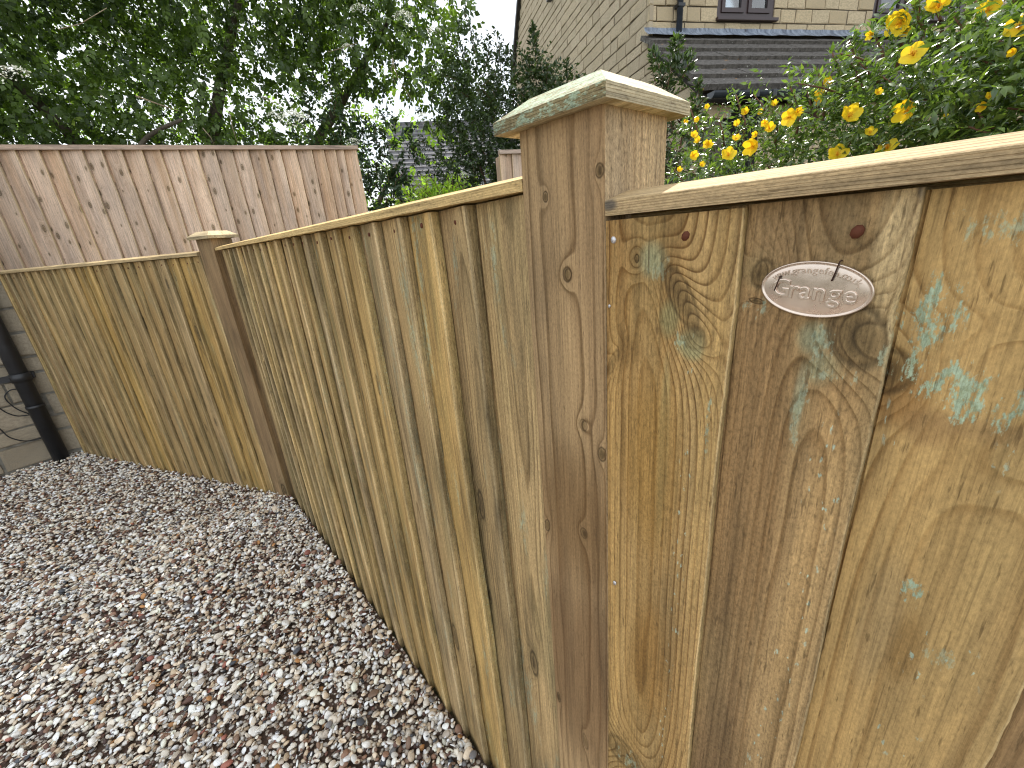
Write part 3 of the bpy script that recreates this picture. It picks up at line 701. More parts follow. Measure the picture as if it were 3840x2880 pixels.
# ------------------------------------------------------------------ gravel (stuff)
def gravel():
    def ico(sub):
        bm = bmesh.new(); bmesh.ops.create_icosphere(bm, subdivisions=sub, radius=1.0)
        V = np.array([v.co[:] for v in bm.verts]); F = np.array([[v.index for v in f.verts] for f in bm.faces]); bm.free(); return V, F
    I1, I2 = ico(1), ico(2)
    def bowl(seg, rings):
        V = []; F = []
        for s_, rad in ((1, 1.0), (-1, 0.82)):
            for j in range(rings + 1):
                t = j / rings
                for k in range(seg):
                    a = 2 * math.pi * k / seg
                    V.append((rad * math.sin(t * 1.35) * math.cos(a), rad * math.sin(t * 1.35) * math.sin(a) * 0.8, rad * math.cos(t * 1.35) * 0.75 - 0.45))
        n = (rings + 1) * seg
        for q in (0, 1):
            for j in range(rings):
                for k in range(seg):
                    a, b, c, d = q * n + j * seg + k, q * n + j * seg + (k + 1) % seg, q * n + (j + 1) * seg + (k + 1) % seg, q * n + (j + 1) * seg + k
                    if q: a, b, c, d = d, c, b, a
                    F += [(a, d, c), (a, c, b)]
        for k in range(seg):
            a, b, c, d = rings * seg + k, rings * seg + (k + 1) % seg, n + rings * seg + (k + 1) % seg, n + rings * seg + k
            F += [(a, d, c), (a, c, b)]
        return np.array(V), np.array(F)
    BW = bowl(9, 2)
    pal = np.array([(0.88, 0.845, 0.78), (0.82, 0.74, 0.62), (0.70, 0.57, 0.42), (0.52, 0.40, 0.27), (0.30, 0.17, 0.11), (0.14, 0.07, 0.05), (0.08, 0.045, 0.035), (0.20, 0.19, 0.19), (0.075, 0.08, 0.09), (0.42, 0.40, 0.38), (0.45, 0.22, 0.08), (0.33, 0.12, 0.085), (0.55, 0.47, 0.38), (0.24, 0.15, 0.10)])
    pw = np.array([44, 28, 17, 7, 8, 10, 6, 3, 3, 3, 2, 1, 6, 6.]); pw /= pw.sum()
    Vs, Fs, Cs = [], [], []
    off = 0
    def region(p):
        x, y = p[:, 0], p[:, 1]
        yl = np.where(x > -2.2, 0.297, 0.297 + (x + 2.2) * 0.504)
        return (y < yl - 0.004)
    def batch(tmpl, N, near, zlo, zhi, smin, smax, shell=False):
        nonlocal off
        # polygon of ground in view plus a margin
        xlo, xhi, ylo = (-2.3, 0.05, -1.0) if near else (-4.0, -2.1, -1.35)
        p = np.stack([rng.uniform(xlo, xhi, N), rng.uniform(ylo, 0.3, N)], 1)
        p = p[region(p)]
        x, y = p[:, 0], p[:, 1]
        # drop what is far outside the view
        p = p[(y > -0.95 + (x + 3.9) * 0.0 - 0.55) & (y < 0.3) & (x + y * 0.2 > -4.05)]
        n = len(p)
        V0, F0 = tmpl
        s = rng.uniform(smin, smax, n) ** 1.0
        s = smin + (smax - smin) * rng.beta(1.5, 3.2, n)
        sc = np.stack([s, s * rng.uniform(0.55, 0.95, n), s * rng.uniform(0.22, 0.5, n) * (1.4 if shell else 1)], 1)
        nv = len(V0)
        P = np.broadcast_to(V0, (n, nv, 3)).copy()
        # lumpy deformation per stone
        k1 = rng.normal(0, 1, (n, 3, 3)) * 0.9
        ph = rng.uniform(0, 6.28, (n, 3))
        dsp = np.sin(np.einsum('vj,nij->nvi', V0 * 1.6, k1) + ph[:, None, :]).sum(2)
        P *= (1 + 0.13 * dsp)[:, :, None]
        P *= sc[:, None, :]
        # rotation: free turn about z, tilt up to ~35 deg
        az = rng.uniform(0, 6.28, n); tx = rng.normal(0, 0.42, n); ty = rng.normal(0, 0.42, n)
        if shell: fl = rng.random(n) < 0.5; tx = np.where(fl, tx + np.pi, tx)
        def rotm(ax, a):
            c, s_ = np.cos(a), np.sin(a); M_ = np.zeros((len(a), 3, 3)); i, j = [(1, 2), (0, 2), (0, 1)][ax]
            M_[:, ax, ax] = 1; M_[:, i, i] = c; M_[:, j, j] = c; M_[:, i, j] = -s_; M_[:, j, i] = s_; return M_
        Rr = rotm(2, az) @ rotm(0, tx) @ rotm(1, ty)
        P = np.einsum('nij,nvj->nvi', Rr, P)
        zz = rng.uniform(zlo, zhi, n)
        P += np.stack([p[:, 0], p[:, 1], zz], 1)[:, None, :]
        if shell: c = pal[rng.choice([0, 0, 0, 1, 1, 2, 3], n)]
        else: c = pal[rng.choice(len(pal), n, p=pw)]
        c = np.clip(c * rng.uniform(0.75, 1.2, (n, 1)), 0, 0.86)
        Vs.append(P.reshape(-1, 3)); Cs.append(np.repeat(c, nv, 0))
        Fs.append((F0[None] + (off + np.arange(n) * nv)[:, None, None]).reshape(-1, 3)); off += n * nv
    batch(I1, 14500, True, -0.008, 0.000, 0.006, 0.013)
    batch(I1, 9000, True, -0.001, 0.006, 0.0035, 0.009)
    batch(I2, 7000, True, -0.001, 0.008, 0.0048, 0.0155)
    batch(BW, 2300, True, 0.001, 0.010, 0.0055, 0.0150, True)
    batch(I1, 9500, False, -0.007, 0.001, 0.006, 0.014)
    batch(I1, 12000, False, 0.0, 0.009, 0.0045, 0.0145)
    batch(BW, 900, False, 0.002, 0.009, 0.006, 0.016, True)
    V = np.concatenate(Vs); F = np.concatenate(Fs); C = np.concatenate(Cs)
    n = NT('mixed_shingle')
    c = n.attr('pcol', 'Color'); co = n.coord()
    f = n.noise(co, 260, 4, 0.65); g = n.noise(co, 90, 3, 0.6)
    col = n.mix(1.0, c, n.ramp(f, [(0.3, 0.88), (0.55, 1.03), (0.75, 1.12)]), 'MULTIPLY')
    col = n.mix(n.mul(n.rng(g, 0.60, 0.72), 0.4), col, (0.20, 0.13, 0.08))
    mat = n.done(col, 0.6, n.bump(f, 0.5, 0.0015), 0.45)
    me = fast_mesh('gravel', V, F, [mat], smooth=True, attrs={'pcol': C})
    o = link('gravel', me); tag(o, 'loose white and brown shingle covering the ground before the fence', 'gravel', kind='stuff')
gravel()

# ------------------------------------------------------------------ masonry
def m_stone(name, c1, c2, c3, grime=0.35):
    n = NT(name); co = n.coord('Object'); rnd = n.rand()
    x, y, z = n.sep(co); v = n.xyz(n.add(x, n.mul(rnd, 17)), n.add(y, n.mul(rnd, 5)), n.add(z, n.mul(rnd, 9)))
    f = n.noise(v, 30, 6, 0.7); g = n.noise(v, 9, 4, 0.6); h = n.noise(v, 110, 3, 0.6)
    base = n.ramp(n.math('FRACT', n.mul(rnd, 7.31)), [(0.0, c1), (0.4, c2), (0.75, c3), (1.0, tuple(0.85 * q for q in c1))])
    col = n.mix(n.rng(g, 0.35, 0.7), base, tuple(0.72 * q for q in c2))
    col = n.mix(n.mul(n.rng(f, 0.52, 0.72), grime), col, (0.10, 0.095, 0.08))
    col = n.mix(1.0, col, n.ramp(h, [(0.3, 0.8), (0.6, 1.05)]), 'MULTIPLY')
    return n.done(col, 0.92, n.bump(n.add(n.mul(f, 0.8), n.mul(h, 0.3)), 0.8, 0.008), 0.2)
stone_h = m_stone('cotswold_stone', (0.58, 0.47, 0.32), (0.63, 0.52, 0.37), (0.50, 0.41, 0.29))
stone_hf = m_stone('cotswold_stone_front', (0.64, 0.50, 0.31), (0.68, 0.55, 0.36), (0.55, 0.44, 0.29))
stone_g = m_stone('garden_wall_stone', (0.42, 0.35, 0.25), (0.46, 0.39, 0.29), (0.36, 0.31, 0.23), 0.25)
mortar = simple('dark_mortar', (0.13, 0.11, 0.085), 0.95, 0.1, 0, 0.25, 30)
mortar_l = simple('grey_mortar', (0.25, 0.235, 0.20), 0.95, 0.1, 0, 0.25, 30)

stone_cache = {}
def stone_variants(key, mat):
    if key in stone_cache: return stone_cache[key]
    out = []
    for q in range(8):
        bm = bmesh.new()
        V, F = box_vf(-0.5, 0.5, 0, 1, -0.5, 0.5)
        vv = [bm.verts.new(v) for v in V]
        for f in F: bm.faces.new([vv[i] for i in f])
        bmesh.ops.bevel(bm, geom=[e for e in bm.edges if all(abs(v.co.y) < 1e-6 for v in e.verts)], offset=0.06, segments=1, affect='EDGES')
        for v in bm.verts: v.co += Vector((random.uniform(-1, 1) * 0.02, random.uniform(-1, 1) * 0.08 if v.co.y < 0.5 else 0, random.uniform(-1, 1) * 0.035))
        me = bpy.data.meshes.new('stone'); bm.to_mesh(me); bm.free(); me.materials.append(mat)
        out.append(me)
    stone_cache[key] = out
    return out

def masonry(parent, frame, courses, mat, key, maxn=10**9, lens=(0.16, 0.34), joint=0.012, proud=0.012, depth=0.05, inside=None, near=None):
    """frame: (origin, udir, outward) in the parent's space; courses: list (z0, z1, u0, u1).
    The stones that show largest become parts; the rest one joined part"""
    O, U, N = frame
    items = []
    for (z0, z1, u0, u1) in courses:
        u = u0 - random.uniform(0, lens[0])
        while u < u1:
            l = random.uniform(*lens)
            a, b = max(u, u0), min(u + l, u1)
            u += l
            if b - a < 0.05: continue
            if inside and not inside((a + b) / 2, (z0 + z1) / 2, a, b): continue
            items.append((a + joint / 2, b - joint / 2, z0 + joint / 2, z1 - joint / 2))
    items.sort(key=lambda t: near(t) if near else 0)
    vs_ = stone_variants(key, mat)
    rot = Matrix((( U[0], -N[0], 0), (U[1], -N[1], 0), (0, 0, 1)))
    ang = math.atan2(U[1], U[0])
    jV, jF = [], []
    flipx = 1
    for i, (a, b, z0, z1) in enumerate(items):
        c = Vector(O) + Vector(U) * ((a + b) / 2) + Vector(N) * (proud * random.uniform(0.7, 1.3))
        c.z = (z0 + z1) / 2
        if i < maxn:
            o = link('stone', random.choice(vs_), parent, c)
            # local -y must face N
            o.rotation_euler = (0, 0, math.atan2(N[0], -N[1]))
            o.scale = (b - a, depth, z1 - z0)
        else:
            me = random.choice(vs_); off = len(jV)
            rz = Matrix.Rotation(math.atan2(N[0], -N[1]), 3, 'Z')
            for v in me.vertices: jV.append(c + rz @ Vector((v.co.x * (b - a), v.co.y * depth, v.co.z * (z1 - z0))))
            for p in me.polygons: jF.append(tuple(off + k for k in p.vertices))
    if jV:
        o = link('stonework', mesh('stonework', jV, jF, [mat]), parent); o['kind'] = 'stuff'

# ------------------------------------------------------------------ house
hb = Vector((0.481, 0.877, 0)).normalized()
hs = empty('stone_house', (-3.244, 5.294, 0), math.atan2(hb.y, hb.x))
tag(hs, 'two storey honey coloured stone house with porch roof behind the hedge', 'house')
# in the house frame: x along the facade, y away along the gable, outward faces -y and -x
XF, YG = 7.5, 6.2
def gable_z(y): return 4.9 + 1.108 * (y if y < YG / 2 else YG - y)
# cores (mortar) set behind the stones
prism('gable_wall', [(-1.05, 0), (-1.05, 2.42), (0.03, 3.20), (0.03, 4.9), (YG / 2, gable_z(YG / 2)), (YG, 4.9), (YG, 0)], 0.02, 0.28, mortar, hs, 'YZ')
W1 = (0.904, 1.691, 3.40, 4.55); W2 = (3.198, 4.742, 3.43, 4.58)
for (a, b, z0, z1) in ((0.28, W1[0], 0, 5.0), (W1[0], W1[1], 0, W1[2]), (W1[0], W1[1], W1[3], 5.0), (W1[1], W2[0], 0, 5.0), (W2[0], W2[1], 0, W2[2]), (W2[0], W2[1], W2[3], 5.0), (W2[1], XF, 0, 5.0)):
    box('facade_wall', (a, b, 0.02, 0.27, z0, z1), mortar, hs)
box('back_wall', (0.28, XF, YG - 0.27, YG, 0, 5.0), mortar, hs)
box('far_wall', (XF, XF + 0.25, 0.0, YG, 0, 5.0), mortar, hs)
prism('far_gable_wall', [(0, 5.0), (YG / 2, gable_z(YG / 2) - 0.1), (YG, 5.0)], XF, XF + 0.25, mortar, hs, 'YZ')
# gable stones
cs = []; z = 0.9
while z < 6.6:
    h_ = 0.112 if random.random() < 0.65 else 0.15
    lo, hi = -1.05, YG
    if z + h_ > 4.9: t = (z + h_ - 4.9) / 1.108; lo, hi = max(0, t), YG - t
    elif z + h_ > 3.2: lo = 0.0
    elif z + h_ > 2.42: lo = -1.05 + (z + h_ - 2.42) / 0.72
    if z > 1.6: cs.append((z, z + h_, lo, hi))
    z += h_
masonry(hs, ((0.02, 0, 0), (0, 1, 0), (-1, 0, 0)), cs, stone_h, 'g', maxn=205, lens=(0.2, 0.42), near=lambda t: (abs(t[0] - 0.6) * 0.55 + abs(t[2] - 4.1)))
# facade stones
cs = []; z = 3.25
rows = [0.108, 0.15, 0.15, 0.15, 0.11, 0.15, 0.15, 0.15, 0.11, 0.15, 0.15]
for h_ in rows:
    cs.append((z, z + h_, 0.0, XF)); z += h_
def fin(u, zc, a, b):
    for W in (W1, W2):
        if a < W[1] + 0.0 and b > W[0] - 0.0 and zc > W[2] - 0.03 and zc < W[3]: return False
    return True
cs2 = []
for (z0, z1, u0, u1) in cs:
    zc = (z0 + z1) / 2
    segs = [(0.0, XF)]
    if W1[2] - 0.03 < zc < W1[3]: segs = [(0.0, W1[0]), (W1[1], W2[0]), (W2[1], XF)]
    for s_ in segs: cs2.append((z0, z1, *s_))
masonry(hs, ((0, 0.02, 0), (1, 0, 0), (0, -1, 0)), cs2, stone_hf, 'f', maxn=85, lens=(0.17, 0.32), near=lambda t: t[0] * 0.5 + (t[2] - 3.2) * 2.0)
# windows
m_frame = simple('dark_brown_upvc', (0.045, 0.026, 0.026), 0.35, 0.5, 0, 0.15, 3)
def m_glass():
    n = NT('window_glass')
    g = n.t.nodes.new('ShaderNodeBsdfGlossy'); g.inputs['Roughness'].default_value = 0.02
    tr = n.t.nodes.new('ShaderNodeBsdfTransparent'); tr.inputs[0].default_value = (0.86, 0.93, 0.97, 1)
    fr = n.t.nodes.new('ShaderNodeFresnel'); fr.inputs[0].default_value = 1.5
    ms = n.t.nodes.new('ShaderNodeMixShader'); n.t.links.new(n.add(fr.outputs[0], 0.15), ms.inputs[0])
    n.t.links.new(tr.outputs[0], ms.inputs[1]); n.t.links.new(g.outputs[0], ms.inputs[2]); n.t.links.new(ms.outputs[0], n.out.inputs[0])
    return n.m
glass = m_glass()
m_curt = simple('net_curtain', (0.72, 0.80, 0.92), 0.9, 0.1, 0, 0.06, 20)
m_room = simple('room_interior', (0.3, 0.32, 0.36), 0.9, 0.1)
def window(x0, x1, z0, z1, mulls):
    fr = empty('window', (0, 0, 0)); fr.parent = hs
    V, F = [], []
    def ab(b):
        nonlocal V, F
        v, f = box_vf(*b, off=len(V)); V += v; F += f
    fw = 0.055
    ab((x0, x1, 0.02, 0.10, z0, z0 + fw)); ab((x0, x1, 0.02, 0.10, z1 - fw, z1))
    ab((x0, x0 + fw, 0.021, 0.099, z0 + fw, z1 - fw)); ab((x1 - fw, x1, 0.021, 0.099, z0 + fw, z1 - fw))
    xs_ = [x0 + fw] + mulls + [x1 - fw]
    for m_ in mulls: ab((m_ - 0.028, m_ + 0.028, 0.022, 0.098, z0 + fw, z1 - fw))
    link('frame', mesh('frame', V, F, [m_frame]), fr)
    for i in range(len(xs_) - 1):
        a = xs_[i] + (0.028 if i else 0); b = xs_[i + 1] - (0.028 if i < len(mulls) else 0)
        V, F = [], []
        s = 0.045
        ab((a, b, 0.005, 0.06, z0 + fw, z0 + fw + s)); ab((a, b, 0.005, 0.06, z1 - fw - s, z1 - fw))
        ab((a, a + s, 0.006, 0.059, z0 + fw + s, z1 - fw - s)); ab((b - s, b, 0.006, 0.059, z0 + fw + s, z1 - fw - s))
        link('casement', mesh('casement', V, F, [m_frame]), fr)
        box('pane', (a + s, b - s, 0.03, 0.034, z0 + fw + s, z1 - fw - s), glass, fr)
    # gathered curtain behind the panes
    V, F = [], []; N = 90
    for i in range(N + 1):
        x = x0 + (x1 - x0) * i / N; y = 0.16 + 0.018 * math.sin(i * 0.9) + 0.01 * math.sin(i * 2.3)
        V += [(x, y, z0 + 0.02), (x, y, z1 - 0.02)]
    for i in range(N): F.append((i * 2, i * 2 + 2, i * 2 + 3, i * 2 + 1))
    link('curtain', mesh('curtain', V, F, [m_curt], smooth=True), fr)
    box('window_sill', (x0 - 0.02, x1 + 0.045, -0.035, 0.05, z0 - 0.035, z0 - 0.002), m_frame, fr, 0.004)
window(W1[0], W1[1], 3.405, W1[3], [1.295])
window(W2[0], W2[1], 3.435, W2[3], [3.68, 4.16])
# lintel stones over the windows, roof slabs, verge
for W in (W1, W2): box('lintel', (W[0] - 0.1, W[1] + 0.1, -0.01, 0.1, W[3], W[3] + 0.14), stone_hf, hs)
m_slate = simple('main_roof_tiles', (0.11, 0.10, 0.095), 0.85, 0.3, 0, 0.3, 14)
for s_ in (0, 1):
    pts = [(-0.25 if not s_ else YG + 0.25, 4.9 - 0.277), (YG / 2, gable_z(YG / 2)), (YG / 2, gable_z(YG / 2) + 0.12), (-0.25 if not s_ else YG + 0.25, 4.9 - 0.277 + 0.12)]
    prism('roof', pts, -0.05, XF + 0.3, m_slate, hs, 'YZ')
m_black = simple('black_plastic', (0.018, 0.019, 0.022), 0.42, 0.5, 0, 0.2, 20)
m_grey_pipe = simple('grey_black_pipe', (0.035, 0.042, 0.055), 0.38, 0.5, 0, 0.2, 20)
prism('bargeboard', [(YG / 2, gable_z(YG / 2) - 0.09), (YG + 0.2, 4.68 - 0.09), (YG + 0.2, 4.68 + 0.02), (YG / 2, gable_z(YG / 2) + 0.02)], -0.075, -0.052, simple('dark_verge_board', (0.06, 0.06, 0.065), 0.5), hs, 'YZ')
tube('downpipe', [(0.362, -0.052, 3.24), (0.362, -0.052, 4.9)], 0.034, m_grey_pipe, hs, 14)
box('pipe_bracket', (0.318, 0.406, -0.09, 0.0, 3.47, 3.50), m_black, hs)
box('wall_lamp', (-0.09, 0.0, 3.27, 3.36, 4.97, 5.12), m_black, hs, 0.01)
# porch roof: 6 courses of slabs
m_tile = NT('weathered_porch_tile')
co = m_tile.coord('Object'); rn = m_tile.rand(); x_, y_, z_ = m_tile.sep(co)
vv_ = m_tile.xyz(m_tile.add(x_, m_tile.mul(rn, 13)), y_, z_)
f1 = m_tile.noise(vv_, 22, 6, 0.7); f2 = m_tile.noise(vv_, 38, 3, 0.6); f3 = m_tile.noise(m_tile.xyz(m_tile.add(x_, m_tile.mul(rn, 3.3)), y_, z_), 7, 4, 0.6)
c_ = m_tile.mix(m_tile.rng(f1, 0.3, 0.7), (0.065, 0.058, 0.052), (0.16, 0.145, 0.13))
c_ = m_tile.mix(m_tile.mul(m_tile.rng(f2, 0.64, 0.70), 0.9), c_, (0.42, 0.42, 0.38))
c_ = m_tile.mix(m_tile.mul(m_tile.rng(f3, 0.66, 0.74), 0.85), c_, (0.42, 0.20, 0.05))
m_tile = m_tile.done(c_, 0.9, m_tile.bump(f1, 0.6, 0.006), 0.2)
PR_Y, PR_Z0, PR_Z1 = -1.18, 3.20, 2.335
slope = math.atan2(PR_Z0 - PR_Z1, -PR_Y)
Ls = math.hypot(PR_Z0 - PR_Z1, PR_Y)
V, F = box_vf(0, 0.33, 0, 0.30, -0.028, 0.0)
tile_v = []
for q in range(5):
    bm = bmesh.new(); V, F = box_vf(0.0015, 0.3285, 0, 0.30, -0.05, 0.0)
    vv = [bm.verts.new(v) for v in V]
    for f in F: bm.faces.new([vv[i] for i in f])
    bmesh.ops.subdivide_edges(bm, edges=[e for e in bm.edges if abs(e.verts[0].co.x - e.verts[1].co.x) > 0.1], cuts=3)
    for v in bm.verts: v.co += Vector((0, random.uniform(-1, 1) * 0.004, random.uniform(-1, 1) * 0.0025))
    me = bpy.data.meshes.new('roof_tile'); bm.to_mesh(me); bm.free(); me.materials.append(m_tile); tile_v.append(me)
NR = 6; ex = Ls / NR
for r_ in range(NR):
    # row starts at distance from the top
    d0 = r_ * ex
    xs_ = -0.06 - (0.165 if r_ % 2 else 0)
    i = 0
    while xs_ < 5.6:
        o = link('roof_tile', random.choice(tile_v), hs)
        yy = -(d0 + ex + 0.0) * math.cos(slope); zz_ = PR_Z0 + 0.05 - (d0 + ex) * math.sin(slope)
        x_s = max(xs_, -0.06)
        sx = (xs_ + 0.33 - x_s) / 0.33
        o.scale = (sx, 1, 1)
        o.location = (x_s, yy, zz_ + random.uniform(-0.002, 0.002)); o.rotation_euler = (slope - 0.14, 0, 0)
        xs_ += 0.33
prism('roof_deck', [(0.0, PR_Z0 - 0.05), (PR_Y + 0.03, PR_Z1 - 0.06), (PR_Y + 0.03, PR_Z1 - 0.1), (0.0, PR_Z0 - 0.12)], 0.0, 5.5, simple('dark_roof_batten', (0.03, 0.025, 0.02), 0.9), hs, 'YZ')
# lead flashing
fl = NT('lead_flashing'); cc = fl.coord(); q1 = fl.noise(cc, 12, 6, 0.7); q2 = fl.noise(fl.xyz(fl.mul(fl.sep(cc)[0], 30), 0, fl.mul(fl.sep(cc)[2], 6)), 1, 4, 0.7)
fcol = fl.mix(fl.rng(q2, 0.35, 0.65), (0.10, 0.12, 0.16), (0.30, 0.34, 0.40)); fcol = fl.mix(fl.rng(q1, 0.55, 0.75), fcol, (0.04, 0.04, 0.05))
m_lead = fl.done(fcol, 0.5, fl.bump(q1, 0.4, 0.005), 0.4)
V, F = [], []; N = 60
for i in range(N + 1):
    x = -0.075 + (5.6) * i / N; e = 0.004 * math.sin(i * 1.7)
    V += [(x, -0.004, 3.292 + e), (x, -0.028 + e, 3.285 + e), (x, -0.045, 3.245), (x, -0.125, 3.186 + e)]
for i in range(N):
    for j in range(3): F.append((i * 4 + j, i * 4 + j + 1, i * 4 + 5 + j, i * 4 + 4 + j))
link('flashing', mesh('flashing', V, F, [m_lead], smooth=True), hs)
# gutter
V, F = [], []; seg = 10; xsn = [(-0.06), 5.6]
for i, x in enumerate(np.linspace(-0.03, 5.6, 12)):
    for k in range(seg + 1):
        a = math.pi * k / seg
        V.append((x, PR_Y - 0.062 + 0.056 * math.cos(a), PR_Z1 - 0.035 - 0.056 * math.sin(a)))
    for k in range(seg + 1):
        a = math.pi * k / seg
        V.append((x, PR_Y - 0.062 + 0.051 * math.cos(a), PR_Z1 - 0.035 - 0.051 * math.sin(a)))
S = 2 * (seg + 1)
for i in range(11):
    for k in range(seg):
        F.append((i * S + k, i * S + k + 1, (i + 1) * S + k + 1, (i + 1) * S + k))
        F.append((i * S + seg + 1 + k, (i + 1) * S + seg + 1 + k, (i + 1) * S + seg + 2 + k, i * S + seg + 2 + k))
    F.append((i * S, (i + 1) * S, (i + 1) * S + seg + 1, i * S + seg + 1)); F.append((i * S + seg, i * S + S - 1, (i + 1) * S + S - 1, (i + 1) * S + seg))
F.append(tuple(range(seg + 1)))
link('gutter', mesh('gutter', V, F, [m_grey_pipe]), hs)
for x in (0.42, 0.62): box('gutter_union', (x, x + 0.05, PR_Y - 0.126, PR_Y, PR_Z1 - 0.1, PR_Z1 - 0.03), m_black, hs, 0.01)
tube('porch_downpipe', [(0.54, PR_Y - 0.06, 2.23), (0.54, PR_Y - 0.06, 2.08), (0.54, PR_Y + 0.06, 1.95), (0.54, PR_Y + 0.06, 0)], 0.036, m_black, hs, 12)
# porch front: quoin pier, black doorway panel, wall
box('porch_front_core', (0.28, 5.5, -0.99, -0.75, 0, 2.26), mortar, hs)
cs = [(z0, z0 + 0.148, 0.0, 0.30) for z0 in np.arange(1.0, 2.2, 0.15)]
masonry(hs, ((0, -1.0, 0), (1, 0, 0), (0, -1, 0)), cs, stone_hf, 'f', lens=(0.2, 0.35))
box('stone_corbel', (0.0, 0.36, -1.06, -0.95, 2.12, 2.24), stone_hf, hs, 0.01)
cs = [(z0, z0 + 0.148, 0.75, 5.4) for z0 in np.arange(1.5, 2.2, 0.15)]
masonry(hs, ((0, -1.0, 0), (1, 0, 0), (0, -1, 0)), cs, stone_hf, 'f', maxn=0, lens=(0.2, 0.35))
box('door_shade_panel', (0.32, 0.74, -1.02, -0.993, 0, 2.2), simple('doorway_shade_black', (0.012, 0.011, 0.010), 0.9), hs)  # flat slab on the wall; its black colour stands in for the doorway's shade
box('window_lintel_dark', (1.25, 1.5, -1.025, -1.018, 2.0, 2.22), simple('dark_brown_timber', (0.06, 0.025, 0.015), 0.8), hs)

# ------------------------------------------------------------------ left garden wall with drainpipe
w1d = Vector((-0.20, 0.98, 0)).normalized()
wl = empty('stone_wall', (-3.877, -0.952, 0)); tag(wl, 'rough stone block wall at the left edge behind the black drainpipe', 'wall')
n1 = Vector((w1d.y, -w1d.x, 0))     # faces the camera side (+x)
cs = []; z = 0.0; rowsl = [0.16, 0.10, 0.15, 0.145, 0.10, 0.15, 0.15, 0.145, 0.10, 0.15, 0.15, 0.1, 0.15, 0.15, 0.15, 0.15]
for h_ in rowsl: cs.append((z, z + h_, -1.6, 0.30)); z += h_
masonry(wl, ((0, 0, 0), (w1d.x, w1d.y, 0), (n1.x, n1.y, 0)), cs, stone_g, 'w', lens=(0.26, 0.42), joint=0.014, proud=0.016, depth=0.06)
def slab(parent, O, U, N, u0, u1, th, z0, z1, mat, name):
    P = [O + U * u0, O + U * u1, O + U * u1 - N * th, O + U * u0 - N * th]
    V = [(*p.xy, z0) for p in P] + [(*p.xy, z1) for p in P]
    F = [(0, 3, 2, 1), (4, 5, 6, 7), (0, 1, 5, 4), (1, 2, 6, 5), (2, 3, 7, 6), (3, 0, 4, 7)]
    return link(name, mesh(name, V, F, [mat]), parent)
slab(wl, Vector((0, 0, 0)), w1d, n1, -1.6, 0.30, 0.2, -0.02, z + 0.005, mortar_l, 'mortar_core')
# return face beyond the pipe
O2 = w1d * 0.30; d2_ = Vector((0.298, 0.955, 0)).normalized(); n2 = Vector((d2_.y, -d2_.x, 0))
cs2 = [(a + 0.03, b + 0.03, 0.01, 0.30) for (a, b, _, _) in cs if b < 1.16]
masonry(wl, ((O2.x, O2.y, 0), (d2_.x, d2_.y, 0), (n2.x, n2.y, 0)), cs2, stone_g, 'w', lens=(0.16, 0.2), joint=0.014, proud=0.012, depth=0.05)
slab(wl, O2, d2_, n2, 0.0, 0.31, 0.2, -0.02, 1.15, mortar_l, 'mortar_core')
# drainpipe
dp = empty('drainpipe', (-3.87, -0.675, 0)); tag(dp, 'thick black plastic drainpipe on the stone wall at the left edge', 'drainpipe')
tube('pipe', [(0, 0, -0.02), (0, 0, 1.9)], 0.040, m_black, dp, 20)
tube('pipe_socket', [(0, 0, 0.55), (0, 0, 0.60)], 0.047, m_black, dp, 20)
tube('pipe_collar', [(0, 0, 0.37), (0, 0, 0.39)], 0.044, m_black, dp, 20)
V, F = box_vf(-0.012, 0.024, -0.10, 0.055, 0.555, 0.592)
link('bracket', mesh('bracket', [(v[0] - 0.045 + 0.0 * v[1], v[1], v[2]) for v in V], F, [m_black]), dp)
m_cable = simple('black_cable', (0.015, 0.015, 0.016), 0.5)
cb = empty('cable', (-3.862, -0.675, 0)); tag(cb, 'thin black cable looping out from behind the drainpipe onto the wall', 'cable')
def arc(pts, n=10):
    out = []
    for i in range(len(pts) - 1):
        p0 = Vector(pts[max(i - 1, 0)]); p1_ = Vector(pts[i]); p2_ = Vector(pts[i + 1]); p3_ = Vector(pts[min(i + 2, len(pts) - 1)])
        for k in range(n):
            t = k / n
            out.append(0.5 * ((2 * p1_) + (-p0 + p2_) * t + (2 * p0 - 5 * p1_ + 4 * p2_ - p3_) * t * t + (-p0 + 3 * p1_ - 3 * p2_ + p3_) * t ** 3))
    out.append(Vector(pts[-1])); return out
tube('cable_loop', arc([(-0.032, -0.031, 0.501), (-0.024, -0.068, 0.507), (-0.018, -0.1, 0.478), (-0.018, -0.097, 0.433), (-0.023, -0.076, 0.379), (-0.029, -0.035, 0.328)]), 0.0034, m_cable, cb, 6)
tube('cable_run', arc([(-0.029, -0.033, 0.330), (-0.02, -0.088, 0.341), (-0.013, -0.121, 0.374), (-0.009, -0.141, 0.413), (-0.001, -0.181, 0.483), (0.01, -0.3, 0.56)]), 0.0034, m_cable, cb, 6)
tube('cable_lower', arc([(-0.029, -0.032, 0.166), (-0.016, -0.107, 0.175), (-0.006, -0.159, 0.223), (-0.002, -0.177, 0.283), (0.002, -0.196, 0.34), (0.01, -0.3, 0.42)]), 0.0034, m_cable, cb, 6)

# ------------------------------------------------------------------ distant house seen through the gap
fh = empty('distant_house', (-15.2, 8.2, 0), math.atan2(0.87, 0.49)); tag(fh, 'distant stone house with grey slate roof glimpsed through the gap in the trees', 'house')
box('wall', (0.0, 7.0, 0.0, 5.0, 0, 3.0), simple('distant_stone', (0.40, 0.34, 0.25), 0.9, 0.2, 0, 0.2, 12), fh)
mfs = NT('distant_slate'); cc = mfs.coord(); bx = mfs.t.nodes.new('ShaderNodeTexBrick'); mfs.t.links.new(cc, bx.inputs[0])
m_fs = simple('distant_slates', (0.13, 0.125, 0.13), 0.7, 0.3, 0, 0.3, 6)
